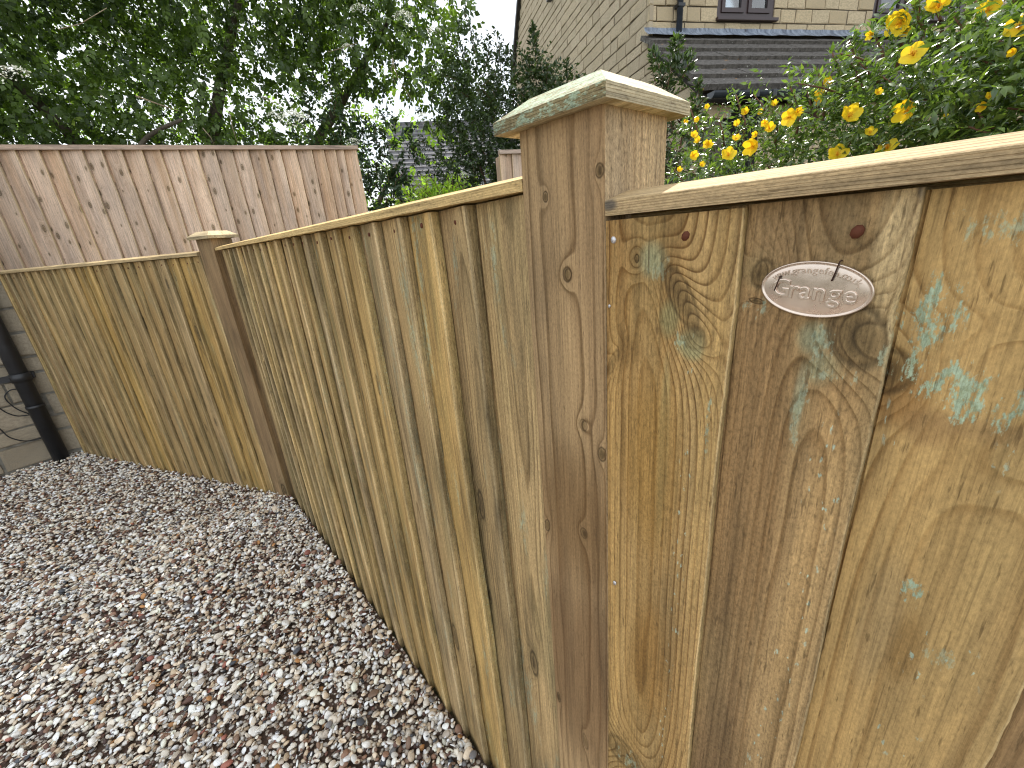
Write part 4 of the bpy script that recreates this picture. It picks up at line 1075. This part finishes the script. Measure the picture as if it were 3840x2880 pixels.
# slate courses as stepped strips
V, F = [], []
for r_ in range(16):
    y0 = -0.3 + r_ * 0.17; z0 = 2.95 + r_ * 0.17
    off = len(V)
    V += [(-0.15, y0, z0 + 0.05), (7.2, y0, z0 + 0.05), (7.2, y0 + 0.19, z0 + 0.19), (-0.15, y0 + 0.19, z0 + 0.19), (-0.15, y0, z0), (7.2, y0, z0)]
    F += [(off, off + 1, off + 2, off + 3), (off + 4, off + 5, off + 1, off)]
link('roof', mesh('roof', V, F, [m_fs]), fh)
prism('back_roof', [(2.35, 5.75), (5.3, 2.8), (5.2, 2.7), (2.35, 5.6)], -0.15, 7.2, m_fs, fh, 'YZ')
tube('drainpipe', [(1.25, -0.06, 0), (1.25, -0.06, 2.9)], 0.05, simple('white_plastic', (0.8, 0.8, 0.8), 0.4), fh, 8)
box('gutter', (-0.15, 7.2, -0.42, -0.30, 2.88, 2.97), m_black, fh)

# ------------------------------------------------------------------ vegetation
def leaf_mat(name, c_dark, c_light, trans=0.35, rough=0.45, spec=0.5, bright=(0.25, 0.32, 0.05)):
    n = NT(name)
    t = n.attr('tint')
    col = n.ramp(t, [(0.0, c_dark), (0.6, c_light), (0.93, tuple(min(1, 1.5 * q) for q in c_light)), (1.0, bright)])
    f = n.noise(n.coord(), 60, 2, 0.5)
    col = n.mix(1.0, col, n.ramp(f, [(0.3, 0.75), (0.7, 1.2)]), 'MULTIPLY')
    n.done(col, rough, None, spec)
    tl = n.t.nodes.new('ShaderNodeBsdfTranslucent')
    tcol = n.mix(1.0, col, (1.5, 1.7, 0.6), 'MULTIPLY')
    n.t.links.new(tcol, tl.inputs[0])
    ms = n.t.nodes.new('ShaderNodeMixShader'); ms.inputs[0].default_value = trans
    n.t.links.new(n.b.outputs[0], ms.inputs[1]); n.t.links.new(tl.outputs[0], ms.inputs[2]); n.t.links.new(ms.outputs[0], n.out.inputs[0])
    return n.m

def leaf_tmpl(l=1.0, w=0.36, fold=0.12, curl=0.12):
    """leaf along +x from the origin: 10 verts, 8 triangles -> quads as (k=4)"""
    xs_ = [0.0, 0.42, 1.0]; ws = [0.03, 0.5, 0.0]
    V = []
    for x, q in zip(xs_, ws):
        zc = -curl * x * x
        V += [(x * l, -q * w, zc * l + fold * q * w * 2), (x * l, 0, zc * l), (x * l, q * w, zc * l + fold * q * w * 2)]
    F = []
    for i in range(2):
        a = i * 3
        F += [(a, a + 3, a + 4, a + 1), (a + 1, a + 4, a + 5, a + 2)]
    return np.array(V), np.array(F)

def rot_from(dirs, rolls):
    """rotation matrices with x axis along dirs and random roll"""
    d = dirs / np.linalg.norm(dirs, axis=1, keepdims=True)
    ref = np.where(np.abs(d[:, 2:3]) > 0.95, np.array([[1.0, 0, 0]]), np.array([[0, 0, 1.0]]))
    y = np.cross(ref, d); y /= np.linalg.norm(y, axis=1, keepdims=True)
    z = np.cross(d, y)
    c, s = np.cos(rolls)[:, None], np.sin(rolls)[:, None]
    y2 = y * c + z * s; z2 = -y * s + z * c
    return np.stack([d, y2, z2], 2)

def scatter(tmpl, P, D, S, rolls, tint):
    V0, F0 = tmpl
    Rr = rot_from(D, rolls)
    V = np.einsum('nij,vj->nvi', Rr, V0) * S[:, None, None] + P[:, None, :]
    n, nv = len(P), len(V0)
    F = (F0[None] + (np.arange(n) * nv)[:, None, None]).reshape(-1, F0.shape[1])
    return V.reshape(-1, 3), F, np.repeat(tint, nv)

def merge(parts):
    V, F, T = [], [], []; off = 0
    for v, f, t in parts:
        V.append(v); F.append(f + off); T.append(t); off += len(v)
    return np.concatenate(V), np.concatenate(F), np.concatenate(T)

def twigs(name, paths, mat, parent, seg=5):
    V, F = [], []
    for pts, r0, r1 in paths:
        n = len(pts); rad = [r0 + (r1 - r0) * i / (n - 1) for i in range(n)]
        v, f = tube_vf(pts, rad, seg, len(V)); V += v; F += f
    o = link(name, mesh(name, V, F, [mat], smooth=True), parent)
    if name == 'stems': o['kind'] = 'stuff'
    return o

def bark(name, c1, c2):
    n = NT(name); f = n.noise(n.coord(), 30, 6, 0.7)
    return n.done(n.ramp(f, [(0.3, c1), (0.7, c2)]), 0.9, n.bump(f, 0.7, 0.01), 0.2)
m_bark = bark('elder_bark', (0.05, 0.04, 0.03), (0.16, 0.135, 0.10))
m_twig = bark('pale_dead_twig', (0.22, 0.17, 0.11), (0.38, 0.30, 0.2))

def blob_points(blobs, N, shell=0.5):
    """points in a union of ellipsoids, denser near the surface"""
    w = np.array([b[3] * b[4] * b[5] for b in blobs]) ** 0.8; w /= w.sum()
    idx = rng.choice(len(blobs), N, p=w)
    B = np.array(blobs)[idx]
    d = rng.normal(0, 1, (N, 3)); d /= np.linalg.norm(d, axis=1, keepdims=True)
    r = rng.random(N) ** (1 / 3.0) * (1 - shell) + shell * (1 - np.abs(rng.normal(0, 0.16, N)))
    r = np.clip(r, 0, 1.08)
    return B[:, :3] + d * r[:, None] * B[:, 3:6], d

# ---- elder tree (compound leaves)
def compound():
    parts = []
    leafl = leaf_tmpl(0.42, 0.32, 0.10, 0.22)
    ps = [(0.38, 1), (0.38, -1), (0.70, 1), (0.70, -1)]
    P = np.array([(x, 0, -0.12 * x * x) for x, _ in ps] + [(0.92, 0, -0.12)]); D = np.array([(0.55, 0.8 * s, -0.28) for _, s in ps] + [(1, 0, -0.3)])
    V, F, _ = scatter(leafl, P, D, np.ones(5) * rng.uniform(0.85, 1.1, 5), rng.normal(0, 0.25, 5), np.zeros(5))
    return V, F
comp = [compound() for _ in range(3)]
def elder(name, loc, blobs, N, mat, label, limbs, size=(0.08, 0.165), umb=(), hang=0.5, cat='tree', group=None, shell=0.45):
    root = empty(name, loc); tag(root, label, cat, group)
    L = np.array(loc)
    P, d = blob_points(blobs, N, shell)
    P = P - L
    D = d * 0.6 + rng.normal(0, 0.5, (N, 3)); D[:, 2] -= hang
    parts = []
    for q in range(3):
        s = slice(q, None, 3); n = len(P[s])
        parts.append(scatter(comp[q], P[s], D[s], rng.uniform(*size, n), rng.normal(0, 0.6, n), rng.beta(2.0, 2.2, n)))
    V, F, T = merge(parts)
    o = link('crown', fast_mesh('crown', V, F, [mat], attrs={'tint': T}), root)
    twigs('branches', [([Vector(p) - Vector(loc) for p in arc(pts, 5)], r0, r1) for pts, r0, r1 in limbs], m_bark, root, 7)
    return root
m_elder = leaf_mat('elder_leaf', (0.026, 0.050, 0.015), (0.105, 0.16, 0.036), 0.38, 0.42)
m_elder_b = leaf_mat('sunny_tree_leaf', (0.06, 0.11, 0.02), (0.16, 0.24, 0.05), 0.5, 0.45)

# blobs in world space: (cx, cy, cz, rx, ry, rz)
bl = []
def ray_pt(dx, dy, elev, dist): return (dx * dist, dy * dist, H + elev * dist)
for (az, el, dist, r) in [(-8, .42, 5.6, 1.0), (0, .52, 5.8, 1.1), (-6, .20, 6.4, .9), (2, .27, 6.2, 1.0), (8, .50, 6.0, 1.2), (10, .24, 6.0, .95), (15, .44, 5.8, 1.1), (17, .27, 5.8, .9), (21, .50, 5.6, 1.0),
                          (24, .38, 5.6, .75), (27, .47, 5.5, .9), (30, .38, 5.4, .75), (33, .44, 5.3, .62), (35, .33, 5.2, .5), (13, .15, 6.0, .7), (5, .12, 6.3, .8),
                          (36.5, .27, 5.1, .45), (4, .68, 6.2, 1.3), (18, .68, 6.0, 1.2), (-12, .62, 6.0, 1.2), (34, .55, 5.6, .5), (-14, .3, 5.8, .9), (-4, .35, 7.0, 1.3), (5, .40, 7.0, 1.2), (-12, .2, 7.0, 1.2), (-2, .18, 7.2, 1.0)]:
    a = R_(az); x, y, z = ray_pt(-math.cos(a), math.sin(a), el, dist)
    bl.append((x, y, z, r, r, r * 0.72))
limbs = [([(-6.4, 0.9, 0), (-6.3, 0.9, 1.2), (-6.0, 1.1, 2.4), (-5.6, 1.6, 3.6)], 0.14, 0.03), ([(-6.4, 0.9, 0.4), (-6.5, 0.3, 1.8), (-6.4, -0.3, 2.9), (-6.2, -0.9, 3.9)], 0.08, 0.02),
         ([(-6.4, 0.9, 0.2), (-6.0, 1.8, 1.9), (-5.4, 2.5, 2.9), (-4.9, 2.9, 3.5)], 0.1, 0.02), ([(-5.4, 0.25, 1.75), (-5.35, 0.32, 2.05), (-5.3, 0.48, 2.25), (-5.2, 0.75, 2.38)], 0.028, 0.015),
         ([(-5.4, 0.25, 1.95), (-5.3, 0.6, 1.97), (-5.2, 0.95, 1.88), (-5.1, 1.2, 1.80)], 0.014, 0.008)]
el = elder('elder_tree', (-6.4, 0.9, 0), bl, 18500, m_elder, 'large dark green elder tree with creamy flower heads above the weathered fence', limbs)
# umbels
def umbel(loc_, r, parent, ploc, facing):
    N = 170
    a = rng.uniform(0, 6.28, N); rr = np.sqrt(rng.random(N)) * r
    clump = 0.12 * r * np.sin(a * 5) 
    P = np.stack([np.cos(a) * (rr + clump), np.sin(a) * (rr + clump), -0.5 * rr ** 2 / r + rng.normal(0, 0.05 * r, N)], 1)
    V0, F0 = leaf_tmpl(1, 0.9, 0, 0)
    D = rng.normal(0, 1, (N, 3)); D[:, 2] *= 0.4
    V, F, T = scatter((V0, F0), P, D, np.full(N, r * 0.12), rng.uniform(0, 6, N), rng.random(N))
    o = link('flower_head', fast_mesh('flower_head', V, F, [m_umb], attrs={'tint': T}), parent)
    o['kind'] = 'stuff'
    z = Vector(facing).normalized(); q = z.to_track_quat('Z', 'Y')
    o.rotation_euler = q.to_euler(); o.location = Vector(loc_) - Vector(ploc)
m_umb = simple('cream_blossom', (0.88, 0.87, 0.72), 0.8, 0.2, 0, 0.12, 50)
CAMP = Vector((0, 0, H))
def px_dir(X, Y):
    v = Rm @ np.array([X - 1920, Y - 1440, 1557.0]); v /= math.hypot(v[0], v[1]); return Vector(v)
for (X, Y, dist, r) in [(1085, 420, 4.15, .135), (1590, 425, 4.2, .085), (1535, 430, 4.25, .05), (1300, 165, 4.4, .05), (1510, 40, 4.5, .09), (1345, 15, 4.6, .08), (1630, 100, 4.4, .06), (15, 250, 4.3, .10), (1320, 520, 4.2, .06), (1740, 650, 4.1, .05), (1020, 420, 4.35, .05)]:
    umbel(CAMP + px_dir(X, Y) * dist, r, el, (-6.4, 0.9, 0), (0.5, -0.3, 0.9))
# pale dead twigs hanging in the crown
tw = []
for pts in ([(1125 * .452, 795 * .452), (1330 * .452, 870 * .452), (1480 * .452, 920 * .452)],):
    tw.append(([CAMP + px_dir(*p) * 4.3 - Vector((-6.4, 0.9, 0)) for p in pts], 0.006, 0.003))
for pts in ([(1470, 215), (1490, 290), (1530, 350), (1562, 402)], [(1475, 222), (1468, 260), (1480, 310)], [(860, 420), (872, 480), (890, 535)], [(760, 480), (790, 515), (802, 540)], [(980, 360), (1020, 385), (1060, 390)], [(1230, 195), (1290, 178), (1340, 160)], [(220, 110), (300, 90), (400, 30)]):
    tw.append(([CAMP + px_dir(*p) * 4.35 - Vector((-6.4, 0.9, 0)) for p in pts], 0.0035, 0.002))
for t_ in tw: twigs('dead_twig', [t_], m_twig, el, 5)

# ---- tree in the gap, sunlit, and farther background trees
bl = []
for (az, el_, dist, r) in [(27, .10, 9, 1.1), (31, .16, 9, 1.2), (36, .12, 9.5, .7), (24, .2, 9, 1.4), (39, .06, 9.5, .7), (21, .1, 9, 1.1), (16, .12, 9.5, 1.5), (8, .15, 10, 1.8), (0, .15, 10, 1.8), (-8, .2, 10, 1.8)]:
    a = R_(az); x, y, z = ray_pt(-math.cos(a), math.sin(a), el_, dist); bl.append((x, y, z, r, r, r * .8))
elder('ash_tree', (-8.6, 3.6, 0), bl, 850, m_elder_b, 'sunlit pale green tree glimpsed through the gap beyond the fences', [([(-8.6, 3.6, 0), (-8.4, 3.8, 1.5), (-8.0, 4.4, 2.6)], 0.1, 0.03)], size=(0.17, 0.30), shell=0.2)
# ---- low dark bush hanging at the end of the weathered fence
bl = []
for (az, el_, dist, r) in [(24.5, .13, 4.6, .42), (26, .07, 4.5, .36), (22, .2, 4.9, .4), (28, .17, 4.8, .35), (29, .05, 4.6, .25), (20, .1, 5.0, .4)]:
    a = R_(az); x, y, z = ray_pt(-math.cos(a), math.sin(a), el_, dist); bl.append((x, y, z, r * .8, r * .8, r))
def bush(name, loc, blobs, N, tmpl, size, mat, label, cat='bush', spires=(), stems=(), shell=0.4, upright=0.3, group=None, tint=(2.0, 2.2), pern=12, slen=(0.08, 0.20)):
    root = empty(name, loc); tag(root, label, cat, group); L = Vector(loc)
    # short leafy shoots: leaves set along small twigs
    ns = N // pern
    P, d = blob_points(blobs, ns, shell)
    D = d * 0.7 + rng.normal(0, 0.35, (ns, 3)); D[:, 2] += upright
    D /= np.linalg.norm(D, axis=1, keepdims=True)
    Ln = rng.uniform(*slen, ns)
    PP, DD = [], []; paths = []
    for sp in spires:
        pass
    t = (np.arange(pern) + 0.5) / pern
    Pl = P[:, None, :] + D[:, None, :] * (Ln[:, None] * t[None])[:, :, None]
    side = rng.normal(0, 1, (ns, pern, 3)); side -= (side * D[:, None, :]).sum(2, keepdims=True) * D[:, None, :]
    side /= np.linalg.norm(side, axis=2, keepdims=True)
    Dl = D[:, None, :] * 0.6 + side
    PP.append(Pl.reshape(-1, 3)); DD.append(Dl.reshape(-1, 3))
    for (base, tip, nl, wd) in spires:
        b, tp = np.array(base), np.array(tip); q = rng.random(nl)
        ctr = b + (tp - b) * q[:, None]
        wv = wd * (1 - q) ** 0.7 + 0.008
        s_ = rng.normal(0, 1, (nl, 3)); s_ /= np.linalg.norm(s_, axis=1, keepdims=True)
        PP.append(ctr + s_ * (wv * rng.random(nl))[:, None]); dd = s_ * 0.8 + (tp - b) / np.linalg.norm(tp - b) * 0.7; DD.append(dd)
        paths.append(([Vector(base) - L, (Vector(base) + Vector(tip)) / 2 - L + Vector((0.01, 0.01, 0)), Vector(tip) - L], 0.004, 0.0015))
    PA = np.concatenate(PP) - np.array(loc); DA = np.concatenate(DD); n = len(PA)
    V, F, T = scatter(tmpl, PA, DA, rng.uniform(*size, n), rng.normal(0, 0.7, n), rng.beta(*tint, n))
    link('foliage', fast_mesh('foliage', V, F, [mat], attrs={'tint': T}), root)
    for i in range(min(ns, 260)):
        a = Vector(P[i]) - L; paths.append(([a, a + Vector(D[i]) * float(Ln[i]) * 0.5 + Vector((0.004, 0, 0)), a + Vector(D[i]) * float(Ln[i])], 0.0022, 0.001))
    for pts, r0, r1 in stems: paths.append(([p - L for p in arc(pts, 4)], r0, r1))
    twigs('stems', paths, m_stem, root, 5)
    return root
m_stem = bark('reddish_stem', (0.08, 0.04, 0.025), (0.20, 0.11, 0.07))
lt = leaf_tmpl(1, 0.5, 0.12, 0.15); lt_n = leaf_tmpl(1, 0.38, 0.15, 0.2)
m_dark = leaf_mat('dark_shrub_leaf', (0.012, 0.028, 0.012), (0.04, 0.075, 0.025), 0.2, 0.35)
m_priv = leaf_mat('privet_leaf', (0.02, 0.038, 0.016), (0.055, 0.085, 0.03), 0.25, 0.35)
a0 = R_(25); 
bush('holly_bush', (-4.1, 2.05, 0), bl, 5500, lt, (0.035, 0.06), m_dark, 'dark bush with small leaves hugging the right end of the weathered fence', stems=[([(-4.1, 2.05, 0), (-4.12, 2.06, 0.8), (-4.15, 2.1, 1.6)], 0.02, 0.008)])
# ---- privet between the gap and the near post
bl = []
def px_blob(X, Y, dist, r, rz=None):
    p = CAMP + px_dir(X, Y) * dist; bl.append((p.x, p.y, p.z, r, r, rz or r))
for (X, Y, dist, r) in [(1830, 330, 4.6, .33), (1960, 330, 4.5, .28), (1800, 480, 4.5, .38), (1900, 500, 4.4, .36), (1720, 560, 4.6, .34), (1830, 640, 4.4, .34), (1700, 660, 4.6, .26), (2020, 420, 4.4, .3), (2080, 520, 4.3, .4), (1760, 300, 4.9, .25), (1850, 800, 4.4, .5), (2040, 700, 4.3, .5), (2100, 430, 4.5, .3), (2200, 560, 4.4, .4)]: px_blob(X, Y, dist, r)
def P_(X, Y, d): return tuple(CAMP + px_dir(X, Y) * d)
sp = [(P_(2010, 330, 4.3), P_(1998, 90, 4.4), 330, .10), (P_(1990, 300, 4.3), P_(1960, 200, 4.4), 120, .1), (P_(1880, 300, 4.4), P_(1858, 105, 4.5), 70, .05), (P_(2120, 400, 4.2), P_(2125, 225, 4.3), 130, .07), (P_(1930, 300, 4.4), P_(1900, 175, 4.5), 120, .09), (P_(2055, 350, 4.3), P_(2050, 250, 4.3), 120, .08), (P_(1780, 200, 4.7), P_(1740, 40, 4.8), 60, .1), (P_(2150, 400, 4.2), P_(2165, 290, 4.3), 70, .05), (P_(1820, 250, 4.6), P_(1835, 140, 4.6), 60, .05)]
bush('privet_hedge', (-3.1, 3.1, 0), bl, 26000, lt, (0.028, 0.048), m_priv, 'dark upright privet shrub with pointed shoots left of the tall capped post', spires=sp, stems=[([(-3.1, 3.1, 0), (-3.1, 3.12, 1.0), (-3.12, 3.15, 2.0)], 0.03, 0.01), ([(-3.0, 3.0, 0), (-3.3, 2.9, 1.0), (-3.5, 2.8, 1.8)], 0.025, 0.01)])
# slender shoots before the porch
bl = []
for (X, Y, dist, r) in [(2560, 520, 3.0, .12), (2500, 450, 3.0, .1), (2600, 620, 3.0, .2)]: px_blob(X, Y, dist, r)
sp = [(P_(2500, 330, 3.0), P_(2540, 140, 3.1), 300, .10), (P_(2490, 330, 3.0), P_(2445, 190, 3.1), 170, .06), (P_(2560, 290, 3.0), P_(2580, 200, 3.1), 200, .09), (P_(2600, 480, 3.0), P_(2620, 300, 3.0), 160, .06), (P_(2500, 520, 3.0), P_(2500, 300, 3.0), 120, .05)]
bush('laurel_shrub', (-1.5, 2.65, 0), bl, 1500, lt, (0.025, 0.04), m_priv, 'slender dark leafy shoots rising in front of the porch roof corner', spires=sp, stems=[([(-1.5, 2.65, 0), (-1.5, 2.66, 0.8), P_(2560, 500, 3.0)], 0.015, 0.006), ([P_(2560, 500, 3.0), P_(2520, 380, 3.0), P_(2500, 330, 3.0)], 0.006, 0.004)])
# small bright shrub above the middle panel
bl = []
for (X, Y, dist, r) in [(1620, 770, 3.4, .10), (1680, 750, 3.3, .08), (1580, 800, 3.4, .12), (1660, 820, 3.3, .2), (1720, 760, 3.3, .06)]: px_blob(X, Y, dist, r)
sp = [(P_(1640, 770, 3.3), P_(1632, 676, 3.35), 90, .05), (P_(1690, 750, 3.3), P_(1680, 684, 3.3), 60, .035), (P_(1590, 780, 3.3), P_(1585, 715, 3.3), 60, .04)]
m_lime = leaf_mat('lime_shrub_leaf', (0.14, 0.24, 0.03), (0.30, 0.42, 0.06), 0.5, 0.45)
bush('box_shrub', tuple(CAMP.xy) and (-2.65, 2.1, 0), bl, 1700, lt, (0.022, 0.04), m_lime, 'small bright yellow-green shrub just above the middle fence panel', spires=sp, stems=[([(-2.65, 2.1, 0), (-2.65, 2.12, 0.6), P_(1640, 800, 3.3)], 0.012, 0.004)])

# ---- St John's wort bush with yellow flowers behind the near panel
m_hyp = leaf_mat('hypericum_leaf', (0.03, 0.065, 0.018), (0.13, 0.19, 0.05), 0.3, 0.27, 0.7, bright=(0.20, 0.28, 0.06))
bl = []
def bush_top(X): return float(np.interp(X, [2480, 2520, 2700, 2900, 3050, 3150, 3300, 3450, 3600, 3800, 4200], [560, 455, 412, 345, 310, 230, 140, 85, 40, -10, -90]))
def bush_d(X): return 1.42 - (X - 2540) / 1400 * 0.42
for X in range(2530, 4150, 85):
    d = bush_d(X); yy = bush_top(X) + 0.125 / d * 1557; k_ = 0
    while yy < 860:
        px_blob(X + random.uniform(-20, 20), yy, d + random.uniform(-.03, .05), 0.10 + 0.015 * k_, 0.085 + 0.015 * k_); yy += 120 + 20 * k_; k_ += 1
for a_ in np.linspace(-0.95, 0.75, 9):
    for z_ in (0.25, 0.5, 0.75, 0.98): bl.append((a_ + random.uniform(-.06, .06), 1.22 + 0.05 * a_ + random.uniform(-.08, .1), z_, 0.15, 0.14, 0.14))
sp = []
for (X, Y, d) in [(2760, 370, 1.4), (2585, 410, 1.5), (2960, 330, 1.3), (3060, 270, 1.3), (3120, 210, 1.25), (3270, 120, 1.25), (3340, 70, 1.25), (3420, 30, 1.2), (3490, 10, 1.2), (3650, 5, 1.2), (3560, 30, 1.2), (3780, -30, 1.2), (2880, 380, 1.35), (3180, 160, 1.3)]:
    d = bush_d(X)
    sp.append((P_(X + 25, Y + 190, d - .02), P_(X, Y - 15, d), 70, .03))
hy = bush('st_johns_wort_bush', (-0.25, 1.12, 0), bl, 50000, lt_n, (0.010, 0.0205), m_hyp, 'yellow flowering evergreen bush rising behind the nearest fence panel', spires=sp, upright=0.45, tint=(1.8, 2.2), pern=14, slen=(0.03, 0.085),
    stems=[([(-0.25 + a * .1, 1.25 + b * .1, 0), (-0.3 + a * .25, 1.28 + b * .1, 0.7), (-0.3 + a * .4, 1.3 + b * .1, 1.15), (-0.32 + a * .5, 1.3 + b * .1, 1.3)], 0.004, 0.0015) for a in (-1.2, -0.7, -0.3, 0.1, 0.5, 0.9, 0.3, 0.7) for b in (-.6, .5)])
m_pet = NT('yellow_petal'); f_ = m_pet.noise(m_pet.coord(), 90, 3, 0.6)
m_pet.done(m_pet.mix(m_pet.rng(f_, 0.3, 0.7), (0.85, 0.64, 0.01), (0.90, 0.76, 0.06)), 0.5, None, 0.3)
tl = m_pet.t.nodes.new('ShaderNodeBsdfTranslucent'); tl.inputs[0].default_value = (0.9, 0.6, 0.02, 1); ms = m_pet.t.nodes.new('ShaderNodeMixShader'); ms.inputs[0].default_value = 0.35
m_pet.t.links.new(m_pet.b.outputs[0], ms.inputs[1]); m_pet.t.links.new(tl.outputs[0], ms.inputs[2]); m_pet.t.links.new(ms.outputs[0], m_pet.out.inputs[0]); m_pet = m_pet.m
m_sta = simple('orange_stamens', (0.75, 0.36, 0.02), 0.6)
def flower_meshes(openness):
    # five broad cupped petals
    V, F = [], []
    for k in range(5):
        a = 2 * math.pi * k / 5 + random.uniform(-0.12, 0.12); ca, sa = math.cos(a), math.sin(a); off = len(V)
        tw_ = random.uniform(-0.15, 0.15)
        for i in range(5):
            t = i / 4; wid = [0.10, 0.36, 0.50, 0.50, 0.26][i]; 
            cup = openness * t * t * 0.55 + 0.1 * t
            for j in (-1, 0, 1):
                x, y, z = t * (0.95 if j else 1.05), j * wid, cup + abs(j) * 0.05 + j * tw_ * t
                V.append((x * ca - y * sa, x * sa + y * ca, z))
        for i in range(4):
            for j in range(2): F.append((off + i * 3 + j, off + i * 3 + 3 + j, off + i * 3 + 4 + j, off + i * 3 + 1 + j))
    pet = mesh('petals', V, F, [m_pet], smooth=True)
    V, F = [], []
    for k in range(26):
        a = random.uniform(0, 6.28); tl_ = random.uniform(0.2, 0.75)
        p = Vector((math.cos(a) * tl_ * 0.45, math.sin(a) * tl_ * 0.45, 0.25 + 0.35 * (1 - tl_ * 0.5)))
        v, f = tube_vf([(0, 0, 0), p * 0.55 + Vector((0, 0, 0.06)), p], [0.012, 0.010, 0.03], 3, len(V)); V += v; F += f
    sta = mesh('stamens', V, F, [m_sta])
    return pet, sta
fm = [flower_meshes(o_) for o_ in (0.5, 0.9, 1.3, 1.9)]
FL = [(3425, 210, 1.08, 70), (3412, 415, .97, 68), (3180, 440, 1.05, 66), (3138, 585, 1.0, 66), (3330, 560, .95, 66), (2828, 550, 1.18, 62), (2598, 585, 1.3, 50), (2730, 585, 1.25, 58), (2965, 440, 1.15, 60), (2885, 485, 1.2, 50), (2870, 460, 1.25, 36), (2765, 470, 1.3, 36), (2652, 540, 1.3, 44), (2655, 545, 1.28, 40),
      (2600, 510, 1.35, 40), (2620, 530, 1.33, 38), (2650, 400, 1.4, 26), (2570, 455, 1.4, 26), (2615, 450, 1.4, 30), (2795, 425, 1.4, 40), (2850, 420, 1.35, 30), (2903, 395, 1.3, 34), (2760, 525, 1.25, 44), (2835, 505, 1.22, 32), (3070, 350, 1.15, 42), (3100, 315, 1.15, 42), (3380, 85, 1.15, 70), (3350, 75, 1.15, 50), (3395, 125, 1.12, 46), (3520, 30, 1.1, 66), (3505, 15, 1.1, 50), (3710, 40, 1.1, 56), (3820, 110, 1.02, 70), (3690, 400, 1.0, 38), (3708, 365, 1.02, 36), (3260, 500, 1.05, 50), (3060, 385, 1.2, 34), (2990, 420, 1.2, 40), (3290, 350, 1.1, 34), (3800, 195, 1.05, 30), (2630, 620, 1.3, 34), (2545, 640, 1.38, 32), (3545, 435, 1.0, 18), (3270, 130, 1.2, 36), (3340, 640 - 40, 1.0, 30), (3025, 640, 1.12, 26)]
for i, (X, Y, d, pxs) in enumerate(FL):
    pet, sta = fm[(i * 7) % 4] if pxs > 40 else fm[2 + i % 2]
    d = bush_d(X); loc = CAMP + px_dir(X, Y) * (d - (0.155 if Y > bush_top(X) + 60 else 0.02)); d = (loc - CAMP).xy.length
    r = pxs / 1557 * d * (0.37 if pxs > 52 else 0.28)
    o = link('flower', pet, hy, loc - Vector((-0.25, 1.12, 0)))
    face = (CAMP - loc).normalized() + Vector((random.uniform(-.7, .7), random.uniform(-.5, .3), random.uniform(-.1, .9)))
    e = face.to_track_quat('Z', 'Y'); o.rotation_euler = e.to_euler(); o.scale = (r, r, r)
    s_ = link('stamens', sta, o)

# weed sprig and fallen twig at the foot of the middle panel
